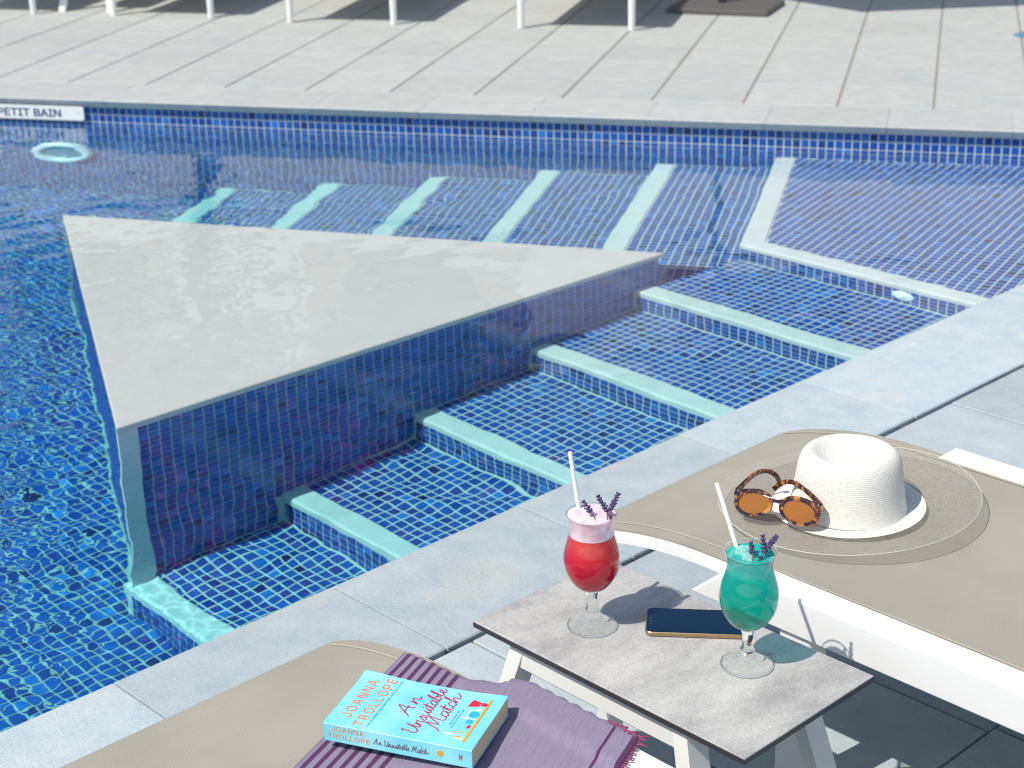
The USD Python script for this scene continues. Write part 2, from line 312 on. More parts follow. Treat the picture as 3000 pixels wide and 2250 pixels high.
mat('green_drink_look', {"g": ("geometry", {}), "x": ("separate_xyz", {}), "mr": ("map_range", {"from_min": .42, "from_max": .536}), "sn": ("noise_texture", {"scale": 55.0, "detail": 3.0, "distortion": 1.2}), "sm": ("math", {"math_type": "multiply_add", "value2": .16}), "so": ("math", {"math_type": "add", "value2": -.08}),
    "r": ("rgb_ramp", {"ramp": [(0, (.003, .32, .19)), (.45, (.004, .42, .27)), (.76, (.012, .48, .37)), (.86, (.18, .62, .53)), (1, (.32, .72, .64))]}),
    "p": ("principled_bsdf", {"roughness": .1, "specular_ior_level": .2}), "tl": ("translucent_bsdf", {}), "m": ("mix_closure", {"fac": .42}),
    "tp": ("transparent_bsdf", {"color": (.05, .80, .76)}), "m2": ("mix_closure", {"fac": .52})},
    [("g.position", "x.vector"), ("x.z", "mr.value"), ("g.position", "sn.vector"), ("sn.fac", "sm.value1"), ("mr.result", "sm.value3"), ("sm.value", "so.value1"), ("so.value", "r.fac"),
     ("r.color", "p.base_color"), ("r.color", "tl.color"), ("p.BSDF", "m.closure1"), ("tl.BSDF", "m.closure2"), ("m.closure", "m2.closure1"), ("tp.BSDF", "m2.closure2")], surface="m2.closure")
plain('green_surface_look', (.008, .40, .32), .06)
mat('ice_look', {"p": ("principled_bsdf", {"base_color": (.55, .88, .82), "roughness": .12}), "t": ("transparent_bsdf", {"color": (.8, .97, .94)}), "m": ("mix_closure", {"fac": .6})}, [("p.BSDF", "m.closure1"), ("t.BSDF", "m.closure2")], surface="m.closure")
plain('straw_look', (.84, .84, .83), .6)
plain('stem_look', (.10, .09, .05), .8)
mat('lavender_look', {"oi": ("geometry", {}), "r": ("rgb_ramp", {"ramp": [(0, (.07, .05, .13)), (.5, (.17, .125, .28)), (1, (.36, .30, .52))]}), "p": ("principled_bsdf", {"roughness": .8})},
    [("oi.random_per_island", "r.fac"), ("r.color", "p.base_color")])
plain('phone_body_look', (.42, .30, .17), .32, 0.85)
plain('phone_screen_look', (.003, .012, .028), .05, specular_ior_level=.9, specular_tint=(.25, .65, 1.0))
plain('phone_detail_look', (.03, .035, .045), .3)
plain('brim_wire_look', (.60, .575, .53), .5)
mat('straw_hat_look', {"g": ("geometry", {}), "n": ("noise_texture", {"scale": 260.0, "detail": 2.0}), "n2": ("noise_texture", {"scale": 9.0, "detail": 3.0}),
    "r": ("rgb_ramp", {"ramp": [(.3, (.76, .73, .65)), (.6, (.84, .825, .77))]}), "r2": ("rgb_ramp", {"ramp": [(.3, (.95, .93, .89)), (.65, (1.03, 1.03, 1.03))]}), "m": ("mix", {"mix_type": "multiply", "fac": 1.0}),
    "p": ("principled_bsdf", {"roughness": .65, "specular_ior_level": .3}), "tl": ("translucent_bsdf", {"color": (.7, .62, .45)}), "mc": ("mix_closure", {"fac": .15})},
    [("g.position", "n.vector"), ("g.position", "n2.vector"), ("n.fac", "r.fac"), ("n2.fac", "r2.fac"), ("r.color", "m.color1"), ("r2.color", "m.color2"), ("m.color", "p.base_color"), ("p.BSDF", "mc.closure1"), ("tl.BSDF", "mc.closure2")], surface="mc.closure")
mat('sheer_brim_look', {"u": ("uvmap", {"attribute": "st"}), "x": ("separate_xyz", {}), "ml": ("math", {"math_type": "multiply", "value2": 460.0}), "fr": ("math", {"math_type": "fraction"}), "ge": ("math", {"math_type": "greater_than", "value2": .62}),
    "g": ("geometry", {}), "n": ("noise_texture", {"scale": 150.0, "detail": 3.0}), "mr": ("map_range", {"from_min": .4, "from_max": .75, "to_min": .10, "to_max": .24}),
    "md": ("math", {"math_type": "multiply_add", "value2": .14}),
    "t": ("transparent_bsdf", {"color": (.88, .875, .865)}), "p": ("principled_bsdf", {"base_color": (.60, .56, .48), "roughness": .3, "specular_ior_level": .6}), "m": ("mix_closure", {})},
    [("u.UV", "x.vector"), ("x.x", "ml.value1"), ("ml.value", "fr.value1"), ("fr.value", "ge.value1"), ("g.position", "n.vector"), ("n.fac", "mr.value"), ("ge.value", "md.value1"), ("mr.result", "md.value3"),
     ("md.value", "m.fac"), ("t.BSDF", "m.closure1"), ("p.BSDF", "m.closure2")], surface="m.closure")
mat('tortoise_look', {"g": ("geometry", {}), "n": ("noise_texture", {"scale": 105.0, "detail": 2.0, "roughness": .5, "distortion": .6}),
    "r": ("rgb_ramp", {"ramp": [(.44, (.018, .008, .009)), (.53, (.075, .022, .012)), (.60, (.33, .10, .014)), (.72, (.60, .25, .04))]}),
    "p": ("principled_bsdf", {"roughness": .12, "specular_ior_level": .6})}, [("g.position", "n.vector"), ("n.fac", "r.fac"), ("r.color", "p.base_color")])
mat('lens_look', {"t": ("transparent_bsdf", {"color": (.66, .30, .05)}), "d": ("diffuse_bsdf", {"color": (.46, .18, .012)}), "m0": ("mix_closure", {"fac": .55}), "g": ("glossy_bsdf", {"roughness": .02}), "m": ("mix_closure", {"fac": .06})},
    [("t.BSDF", "m0.closure1"), ("d.BSDF", "m0.closure2"), ("m0.closure", "m.closure1"), ("g.BSDF", "m.closure2")], surface="m.closure")
plain('rivet_look', (.75, .72, .65), .2, 1.0)
# book
mat('book_cover_look', {"g": ("geometry", {}), "n": ("noise_texture", {"scale": 14.0, "detail": 2.0}), "r": ("rgb_ramp", {"ramp": [(.35, (.16, .60, .68)), (.65, (.30, .72, .76))]}), "p": ("principled_bsdf", {"roughness": .35, "coat_weight": .3})},
    [("g.position", "n.vector"), ("n.fac", "r.fac"), ("r.color", "p.base_color")])
mat('book_page_look', {"g": ("geometry", {}), "mp": ("mapping", {"scale": (1, 1, 60)}), "n": ("noise_texture", {"scale": 30.0, "detail": 2.0}), "r": ("rgb_ramp", {"ramp": [(.3, (.40, .30, .18)), (.7, (.62, .50, .34))]}), "p": ("principled_bsdf", {"roughness": .9})},
    [("g.position", "mp.vector"), ("mp.vector", "n.vector"), ("n.fac", "r.fac"), ("r.color", "p.base_color")])
for nm, c in dict(ink_orange=(.72, .20, .06), ink_magenta=(.42, .02, .08), ink_teal=(.02, .30, .36), ink_red=(.62, .015, .06), ink_gold=(.70, .33, .02), ink_white=(.8, .88, .88), ink_blue=(.02, .42, .60), ink_violet=(.14, .08, .16)).items():
    plain(nm + '_look', c, .5)
plain('sign_look', (.78, .78, .72), .35)
plain('sign_ink_look', (.03, .05, .16), .5)
plain('fitting_look', (.82, .84, .82), .3)
plain('lamp_glass_look', (.05, .25, .35), .08)
plain('base_plate_look', (.10, .095, .09), .6)
plain('dark_pole_look', (.02, .025, .04), .4)
plain('canopy_look', (.42, .40, .37), .9)
plain('render_wall_look', (.56, .50, .47), .9)
plain('roof_look', (.42, .25, .21), .85)
plain('window_look', (.03, .05, .07), .06)
plain('shutter_look', (.30, .15, .11), .6)
mat('leaf_look', {"g": ("geometry", {}), "r": ("rgb_ramp", {"ramp": [(0, (.03, .07, .02)), (1, (.10, .16, .04))]}), "p": ("principled_bsdf", {"roughness": .6})}, [("g.random_per_island", "r.fac"), ("r.color", "p.base_color")])
mat('bract_look', {"g": ("geometry", {}), "r": ("rgb_ramp", {"ramp": [(0, (.45, .015, .18)), (1, (.75, .06, .34))]}), "p": ("principled_bsdf", {"roughness": .7})}, [("g.random_per_island", "r.fac"), ("r.color", "p.base_color")])
plain('bark_look', (.12, .09, .06), .9)

# ------------------------------------------------------------------ mosaic tiles
PITCH_T, TILE, THICK = 0.0352, 0.0283, 0.0028
def tiles(origin, ex, ey, n, poly, off=(0., 0.)):
    """Mosaic on the plane origin + s*ex + t*ey, lifted along n; poly in (s, t); cut at its border."""
    origin, ex, ey, n = (np.asarray(x, float) for x in (origin, ex, ey, n))
    P = Polygon(poly) if not hasattr(poly, 'bounds') else poly
    from shapely.prepared import prep
    pp = prep(P)
    x0, y0, x1, y1 = P.bounds
    out = []
    g = (PITCH_T - TILE) / 2
    flip = np.cross(ex, ey) @ n < 0
    for i in range(int(math.floor((x0 - off[0]) / PITCH_T)), int(math.ceil((x1 - off[0]) / PITCH_T)) + 1):
        for j in range(int(math.floor((y0 - off[1]) / PITCH_T)), int(math.ceil((y1 - off[1]) / PITCH_T)) + 1):
            a, b = off[0] + i * PITCH_T + g, off[1] + j * PITCH_T + g
            c = sbox(a, b, a + TILE, b + TILE)
            if pp.contains(c):
                q = [(a, b), (a + TILE, b), (a + TILE, b + TILE), (a, b + TILE)]
            elif pp.intersects(c):
                k = c.intersection(P)
                if k.is_empty or k.geom_type != 'Polygon' or k.area < .12 * TILE * TILE:
                    continue
                q = list(k.convex_hull.exterior.coords)[:-1]
                if Polygon(q).exterior.is_ccw is False:
                    q = q[::-1]
            else:
                continue
            q = np.array(q)
            if flip:
                q = q[::-1]
            m = len(q)
            jit = rng.normal(0, .00025)
            base = origin + q[:, :1] * ex + q[:, 1:] * ey
            v = np.vstack([base + n * (THICK + jit), base - n * .001])
            f = [[0, k, k + 1] for k in range(1, m - 1)]
            for k in range(m):
                k2 = (k + 1) % m
                f += [[k, m + k, m + k2], [k, m + k2, k2]]
            out.append((v, np.array(f), np.clip(rng.normal(.50, .17), 0, 1) if rng.random() > .04 else rng.choice([.02, .98])))
    return out
def put_tiles(parent, ts, limit=300, hidden=()):
    c = np.array([t[0][:4].mean(0) for t in ts])
    x, y, z = to_view(c)
    seen = (np.abs(x) < 1) & (np.abs(y) < .75)
    score = np.where(seen, 1 / z, -z)
    order = np.argsort(-score)
    for i in order[:limit]:
        v, f, tone = ts[i]
        o = v.mean(0)
        obj('mosaic_tile', (v, f), 'tile_look', parent, prim={'tone': np.full(len(v), tone)})
    rest = list(order[limit:]) 
    if rest or hidden:
        allt = [ts[i] for i in rest] + list(hidden)
        vs, fs, to, k = [], [], [], 0
        for v, f, tone in allt:
            vs.append(v); fs.append(f + k); to.append(np.full(len(v), tone)); k += len(v)
        obj('mosaic_field', (np.vstack(vs), np.vstack(fs)), 'tile_look', parent, prim={'tone': np.concatenate(to)}, kind='stuff')

WZ = -0.12
Z0, RISE, FLOOR = -0.255, 0.176, -1.31
NE = [4.602, 4.108, 3.612, 3.115, 2.612, 2.095]
FE = [-0.658 - 0.508 * k for k in range(6)]
ZK = [Z0 - RISE * k for k in range(6)]
WALL = 0.041                        # the pool walls stand this far back under the coping
NB = -WALL
V0 = np.array([4.602, 1.198]); V0i = None
def line_x(X, u):                   # where x = X meets the line u of the far frame (parallel to NF)
    p0 = FP(u, 0)[:2]; k = (X - p0[0]) / NF[0]; return p0 + NF[:2] * k
V0 = line_x(NE[0], FE[0]); NW = 0.088
V0i = line_x(NE[0] + NW, FE[0] + NW)
CORNER = line_x(0, 0)
corner = np.array([(DF - (0 - EYE[1]) * NF[1]) / NF[0], 0.0])
# pool outline (wall line)
pw_near, pw_far = -WALL, WALL
cw = np.array([(DF + WALL - (pw_near - EYE[1]) * NF[1]) / NF[0], pw_near])
LEFTX = -1.6
fl = FP(-7.5, WALL)[:2]
POOL = [(LEFTX, pw_near), tuple(cw), tuple(fl), (LEFTX, fl[1])]

# ------------------------------------------------------------------ ground, deck, coping
outer = Polygon([(-150, -150), (150, -150), (150, 150), (-150, 150)])
g = extrude(outer.difference(Polygon(POOL).buffer(.18, join_style=2)), -3.0, -.034)
obj('ground', g, 'ground_look', label='dark bedding under and around the paved pool deck', kind='structure')
cop = thing('pool_coping', 'pale blue-grey stone coping along the near pool edge, speckled', 'coping')
def nose(x0, x1, y_in, y_out, thick=.042, r=.016, cut=0.0):
    """A coping stone with a rounded inner edge: x along the edge, y = y_in at the pool."""
    s = 1 if y_in > y_out else -1
    prof = [(y_out, -thick), (y_out, -.003), (y_out + s * .003, 0.0)]
    for k in range(7):
        a = math.pi / 2 * (1 - k / 6)
        prof.append((y_in - s * r + s * r * math.cos(a), -r + r * math.sin(a)))
    for k in range(1, 6):
        a = -math.pi / 2 * k / 5
        prof.append((y_in - s * .012 + s * .012 * math.cos(a), -thick + (thick - r) + (thick - r) * math.sin(a)) if not cut else (y_in - s * cut * k / 5, -r - (thick - r) * k / 5))
    c = .0018
    pts = [(x, y, z) for x in (x0 + c, x1 - c) for y, z in prof]
    ym, zm = (y_in + y_out) / 2, -thick / 2
    pts += [(x, y + (ym - y) * .02, z + (zm - z) * .06) for x in (x0, x1) for y, z in prof]
    return hull(pts)
SK = [1.3203 - .507 * k for k in range(4, 0, -1)] + [1.3203, 1.824, 2.339, 2.878, 3.359, 3.853, 4.36, 4.867, 5.374, 5.881, 6.388]
for i in range(len(SK) - 1):
    dz = rng.normal(0, .0008)
    obj('coping_stone', tr(nose(SK[i] + .0017, SK[i + 1] - .0017, 0.0, -.3537), 0, 0, dz), 'coping_stone_look', cop, smooth=35)
cop2 = thing('pool_coping', 'pale stone coping along the far pool edge below the loungers', 'coping')
for k in range(-8, 9):
    u0 = -3.2124 + .5003 * k
    if u0 + .5 > 1.30: break
    m = nose(u0 + .0004, u0 + .4999, 0.0, .354, thick=.042, r=.006, cut=.039); m.apply_transform(FARM)
    obj('coping_stone', m, 'far_paving_look', cop2, smooth=35)
gx_ = np.arange(.4, 5.2, .012)
gy_ = -.3598 + .0022 * (meshkit.fbm(np.stack([gx_ * 9, 0 * gx_, 0 * gx_], -1), 3, 5) - .5)
gz_ = -.017 + .010 * (meshkit.fbm(np.stack([gx_ * 14, 0 * gx_ + 3, 0 * gx_], -1), 4, 8) - .35)
obj('joint_filler', tube(np.stack([gx_, gy_, gz_], 1), .0036 + .0028 * meshkit.fbm(np.stack([gx_ * 22, 0 * gx_, 0 * gx_ + 5], -1), 3, 9), 7), 'filler_look', cop, smooth=50)
# near paving: slabs of 0.404 x 0.43
dk = thing('pool_deck', 'near deck of grey paving slabs under the two sun loungers', 'paving', kind='structure')
ys = [-.3655, -.797, -1.2225, -1.65, -2.08, -2.51, -2.94, -3.37]
for j in range(len(ys) - 1):
    for i in range(-3, 9):
        x0 = 1.875 + .4043 * i
        x0 += .018 if j == 2 else 0
        obj('paving_slab', tr(chprism([(x0 + .003, ys[j + 1] + .003), (x0 + .4013, ys[j + 1] + .003), (x0 + .4013, ys[j] - .002), (x0 + .003, ys[j] - .002)], -.034, -.001, .0025), 0, 0, rng.normal(0, .0007)), 'paving_look', dk)
dk2 = thing('pool_deck', 'far deck of long pale paving slabs with dark joints', 'paving', kind='structure')
for j in range(9):
    v0 = .361 + .43 * j
    for i in range(-14, 11):
        u0 = -1.6475 + .4044 * i
        m = tr(chprism([(u0 + .0055, v0 + .001), (u0 + .399, v0 + .001), (u0 + .399, v0 + .4285), (u0 + .0055, v0 + .4285)], -.034, -.001, .002), 0, 0, rng.normal(0, .0005))
        m.apply_transform(FARM)
        obj('paving_slab', m, 'far_paving_look', dk2)
obj('joint_sand', extrude([F2(-8, .356), F2(4, .356), F2(4, 4.24), F2(-8, 4.24)], -.033, -.0050), 'sand_look', dk2)
far_pave = extrude([F2(-30, 4.24), F2(30, 4.24), F2(30, 60), F2(-30, 60)], -.03, -.001)
obj('pavement', far_pave, 'far_paving_look', label='paved terrace beyond the far loungers', kind='structure')

# ------------------------------------------------------------------ pool shell
def wallbox(p, q, z0, z1, t, side):
    p, q = np.asarray(p, float), np.asarray(q, float)
    d = (q - p) / np.linalg.norm(q - p); n = np.array([-d[1], d[0]]) * side * t
    return extrude([tuple(p), tuple(q), tuple(q + n), tuple(p + n)], z0, z1)
fl_x = thing('pool_floor', 'deep pool floor of dark blue mosaic tiles', 'floor', kind='structure')
obj('grout_bed', extrude([(LEFTX - .1, -.1), (cw[0] + .1, -.1), tuple(fl + np.array([.1, .1])), (LEFTX - .1, fl[1] + .1)], FLOOR - .2, FLOOR - .003), 'floor_grout_look', fl_x)
fpoly = Polygon([(-1.5, NB), (NE[5] + .0, NB), tuple(CX), tuple(AX), F2(-3.2, WALL), F2(-7.3, WALL), (-1.5, 7.2)])
put_tiles(fl_x, tiles((0, 0, FLOOR - .003), (1, 0, 0), (0, 1, 0), (0, 0, 1), fpoly))

wl = thing('pool_wall', 'blue mosaic wall of the pool below the far coping', 'wall')
obj('grout_bed', wallbox(F2(-7.5, WALL), F2(1.6, WALL), FLOOR, -.0415, .15, 1), 'grout_look', wl)
prof = [(-7.4, -.043), (1.5, -.043), (1.5, ZK[0])]
prof += [(FE[0], ZK[0])]
for k in range(1, 6):
    prof += [(FE[k - 1], ZK[k]), (FE[k], ZK[k])]
prof += [(FE[5], FLOOR), (-7.4, FLOOR)]
wt = tiles(FP(0, WALL), UF, (0, 0, 1), -NF, Polygon(prof), off=(0.004, -.043 - PITCH_T * 40 + (PITCH_T - TILE) / 2))
put_tiles(wl, wt)
w2 = thing('pool_wall', 'pool wall hidden under the near coping', 'wall')
obj('grout_bed', wallbox((LEFTX, NB), tuple(cw), FLOOR, -.044, .25, -1), 'grout_look', w2)
w3 = thing('pool_wall', 'pool wall at the open left end', 'wall')
obj('grout_bed', cat_([wallbox((LEFTX, NB), (LEFTX, fl[1]), FLOOR, -.035, .25, 1), wallbox((LEFTX, fl[1]), tuple(fl), FLOOR, -.035, .25, 1)]), 'grout_look', w3)

# near flight of steps
st = thing('pool_steps', 'near flight of blue mosaic steps with pale stone nosings beside the coping', 'steps')
st2 = thing('pool_steps', 'far flight of blue mosaic steps with pale nosings beyond the triangle', 'steps')
PWY = lambda x: CX[1] + (BX[1] - CX[1]) * (x - CX[0]) / (BX[0] - CX[0])
tsn, tsf = [], []
BED = .006
def yc(x): return PWY(x) + .03
for k in range(2, 6):
    x0, x1 = NE[k], NE[k - 1]
    obj('tread', extrude([(x0 + .006, NB - .05), (x1 + .03, NB - .05), (x1 + .03, yc(x1)), (x0 + .006, yc(x0))], FLOOR - .05, ZK[k] - BED), 'grout_look', st)
    tsn += tiles((0, 0, ZK[k] - BED), (1, 0, 0), (0, 1, 0), (0, 0, 1), [(x0 + NW - .004, NB), (x1 + .002, NB), (x1 + .002, PWY(x1)), (x0 + NW - .004, PWY(x0))], off=(x1 - 20 * PITCH_T, NB))
t1 = Polygon([(NE[1] + .006, NB - .05), (NE[0] + .03, NB - .05), tuple(V0 + .03), F2(FE[0] + .03, .05), F2(FE[1] + .006, .05), F2(FE[1] + .006, -1.46), tuple(BX - np.array([.05, 0])), (NE[1] + .006, 1.27)])
obj('tread', extrude(t1.buffer(0), FLOOR - .05, ZK[1] - BED), 'grout_look', st)
tsn += tiles((0, 0, ZK[1] - BED), (1, 0, 0), (0, 1, 0), (0, 0, 1), [(NE[1] + NW - .004, NB), (NE[0] + .002, NB), tuple(V0), tuple(BX), (NE[1] + NW - .004, PWY(NE[1]))], off=(NE[0] - 20 * PITCH_T, NB))
for k in range(0, 6):               # risers and nosings, near flight
    x = NE[k]; y1 = PWY(x) - .004 if k else V0[1]
    zb = ZK[k + 1] if k < 5 else FLOOR
    tsn += tiles((x + .006, 0, ZK[k] - .045), (0, 1, 0), (0, 0, 1), (-1, 0, 0), [(NB, zb - ZK[k] + .045), (y1, zb - ZK[k] + .045), (y1, 0), (NB, 0)], off=(NB, -20 * PITCH_T - .003))
    poly = [(x, NB - .02), (x + NW, NB - .02), (x + NW, y1), (x, y1)] if k else [(x, NB - .02), (x + NW, NB - .02), tuple(V0i), tuple(V0)]
    obj('nosing', chprism(poly, ZK[k] - .045, ZK[k], .009, True), 'nosing_look', st, smooth=25)
put_tiles(st, tsn)
def PAB(u):                         # y of the AB wall in the far frame (b = distance from the far edge)
    a, b = 1.3895, 1.4794
    return a + (b - a) * (u + 3.2011) / (3.2011 - .8843)
for k in range(2, 6):
    u0, u1 = FE[k], FE[k - 1]
    obj('tread', extrude([F2(u0 + .006, WALL + .05), F2(u1 + .03, WALL + .05), F2(u1 + .03, -PAB(u1) - .03), F2(u0 + .006, -PAB(u0) - .03)], FLOOR - .05, ZK[k] - BED), 'grout_look', st2)
    tsf += tiles(FP(0, 0, ZK[k] - BED), UF, -NF, (0, 0, 1), [(u0 + NW - .004, -WALL), (u1 + .002, -WALL), (u1 + .002, PAB(u1)), (u0 + NW - .004, PAB(u0))], off=(u1 - 20 * PITCH_T, -WALL))
def tofar(p): d = np.array([p[0], p[1]]) - FP(0, 0)[:2]; return (float(d @ UF[:2]), float(-(d @ NF[:2])))
tsf += tiles(FP(0, 0, ZK[1] - BED), UF, -NF, (0, 0, 1), [tofar(V0), (FE[0] + .002, -WALL), (FE[1] + NW - .004, -WALL), (FE[1] + NW - .004, PAB(FE[1])), tofar(BX)], off=(FE[0] - 20 * PITCH_T, -WALL))
for k in range(0, 6):
    u = FE[k]; b1 = PAB(u) - .004 if k else tofar(V0)[1]
    zb = ZK[k + 1] if k < 5 else FLOOR
    tsf += tiles(FP(u + .006, 0, ZK[k] - .045), -NF, (0, 0, 1), -UF, [(-WALL, zb - ZK[k] + .045), (b1, zb - ZK[k] + .045), (b1, 0), (-WALL, 0)], off=(-WALL, -20 * PITCH_T - .003))
    poly = [F2(u, WALL + .02), F2(u + NW, WALL + .02), F2(u + NW, -b1), F2(u, -b1)] if k else [F2(u, WALL + .02), F2(u + NW, WALL + .02), tuple(V0i), tuple(V0)]
    obj('nosing', chprism(poly, ZK[k] - .045, ZK[k], .009, True), 'nosing_look', st2, smooth=25)
put_tiles(st2, tsf)
# shallow beach
bh = thing('pool_beach', 'wide shallow ledge of blue mosaic at the right corner of the pool', 'pool ledge')
obj('grout_bed', extrude([(NE[0] + .006, NB - .05), (cw[0] + .05, NB - .05), F2(FE[0] + .006, WALL + .05), tuple(V0 + np.array([.006, .004]))], FLOOR - .05, ZK[0] - BED), 'grout_look', bh)
ab = math.radians(-75)
ex, ey = np.array([math.cos(ab), math.sin(ab), 0]), np.array([-math.sin(ab), math.cos(ab), 0])
bp = [(NE[0] + NW - .003, NB), tuple(cw), F2(FE[0] + NW - .003, WALL), tuple(V0i)]
put_tiles(bh, tiles((0, 0, ZK[0] - BED), ex, ey, (0, 0, 1), [(p[0] * ex[0] + p[1] * ex[1], p[0] * ey[0] + p[1] * ey[1]) for p in bp]))
# triangular platform
PT = -.1275
pf = thing('pool_platform', 'pale triangular stone platform just below the water between the two flights', 'platform')
tri = [tuple(CX), tuple(BX), tuple(AX)]
TP = Polygon(tri)
obj('top_slab', chprism(tri, PT - .042, PT, .004), 'platform_stone_look', pf)
obj('core', extrude(TP.buffer(-.012, join_style=2), FLOOR - .05, PT - .041), 'grout_look', pf)
def trim(corner_, nb1, nb2, w=.052):
    c = np.asarray(corner_); d1 = (np.asarray(nb1) - c); d1 /= np.linalg.norm(d1); d2 = np.asarray(nb2) - c; d2 /= np.linalg.norm(d2)
    return chprism([tuple(c + .001 * (d1 + d2)), tuple(c + d1 * w), tuple(c + d1 * w * .2 + d2 * w * .2 + d1 * w * .6), tuple(c + d2 * w)], FLOOR, PT - .0425, .002)
obj('corner_trim', trim(CX, BX, AX, .062), 'nosing_look', pf)
obj('corner_trim', trim(AX, CX, BX, .062), 'nosing_look', pf)
def pside(p, q, w0, w1, zl):
    p, q = np.asarray(p), np.asarray(q); d = (q - p); L = np.linalg.norm(d); d /= L
    n = np.array([d[1], -d[0]])
    if n @ (np.mean(tri, 0) - p) > 0: n = -n
    o = p - n * .012
    return tiles((o[0], o[1], 0), (d[0], d[1], 0), (0, 0, 1), (n[0], n[1], 0), [(w0, zl), (L - w1, zl), (L - w1, PT - .044), (w0, PT - .044)], off=(w0 - .003, PT - .044 - 40 * PITCH_T))
tp = pside(CX, BX, .066, .02, FLOOR) + pside(CX, AX, .066, .066, FLOOR)
# leave out what stands below the treads
tp = [t for t in tp if not (abs(t[0][0][1] - PWY(t[0][0][0])) < .02 and any(NE[k] < t[0][:, 0].mean() < NE[k - 1] and t[0][:, 2].max() < ZK[k] - .005 for k in range(1, 6)))]
put_tiles(pf, tp, hidden=pside(BX, AX, .02, .066, FLOOR))
# fittings
il = thing('water_inlet', 'round white inlet fitting on the riser under the shallow ledge', 'pool fitting')
d = lathe([(0, .014), (.012, .014), (.016, .010), (.030, .010), (.040, .006), (.044, 0), (.044, -.02), (0, -.02)], 32)
d = rot(d, -math.pi / 2, (0, 1, 0)); obj('fitting_ring', tr(d, NE[0] + .004, .515, ZK[0] - .10), 'fitting_look', il, smooth=30)
e_ = lathe([(0, .006), (.010, .005), (.012, 0), (0, 0)], 24); e_ = rot(e_, -math.pi / 2, (0, 1, 0))
obj('jet_nozzle', tr(e_, NE[0] + .004 - .0135, .515, ZK[0] - .10), 'fitting_look', il, smooth=30)
pl_ = thing('pool_light', 'round white-rimmed underwater light on the far pool wall', 'pool light')
ringp = [(.105, .0), (.105, .030), (.112, .038), (.140, .038), (.152, .026), (.155, 0)]
lm = lathe(ringp, 48); gm = lathe([(0, .022), (.06, .020), (.104, .012), (.104, 0)], 48)
def onfar(m, u, v, z):
    m = rot(m, math.pi / 2, (1, 0, 0))      # axis z -> -y (towards the pool)
    m = tr(m, u, v, z); m.apply_transform(FARM); return m
obj('rim', onfar(lm, -3.96, WALL - .002, -.66), 'fitting_look', pl_, smooth=30)
obj('lens', onfar(gm, -3.96, WALL - .002, -.66), 'lamp_glass_look', pl_, smooth=30)
# depth sign
sg = thing('depth_sign', 'white pool sign reading PETIT BAIN under the far coping', 'sign')
pl = Polygon([(-4.36, -.1), (-3.822, -.1), (-3.822, -.036), (-4.36, -.036)]).buffer(-.012).buffer(.012)
m = trimesh.creation.extrude_polygon(pl, .009, engine='earcut'); m = rot(m, math.pi / 2, (1, 0, 0)); m = tr(m, 0, .020, 0); m.apply_transform(FARM)
obj('plate', m, 'sign_look', sg)
t = meshkit.text_mesh('PETIT BAIN', .034, .0015, bold=True)
w_ = t.bounds[1][0] - t.bounds[0][0]
t.apply_scale([.325 / w_, 1.0, 1.0]); t = tr(t, -4.262 - t.bounds[0][0], -.0855, 0)
t = rot(t, math.pi / 2, (1, 0, 0)); t = tr(t, 0, .0112, 0); t.apply_transform(FARM)
obj('lettering', t, 'sign_ink_look', sg)
bo = lathe([(0, .002), (.003, .0015), (.004, 0)], 12)
obj('screw', onfar(bo, -3.85, .0112, -.066), 'rivet_look', sg)

# water body: one closed sheet-topped volume, its sides buried in the walls
WP = [(LEFTX - .05, NB - .04), (cw[0] + .1, NB - .04), tuple(fl + NF[:2] * .04), (LEFTX - .05, fl[1] + .05)]
obj('pool_water', extrude(WP, FLOOR - .10, WZ), 'water_look', label='clear rippled swimming pool water', kind='structure')

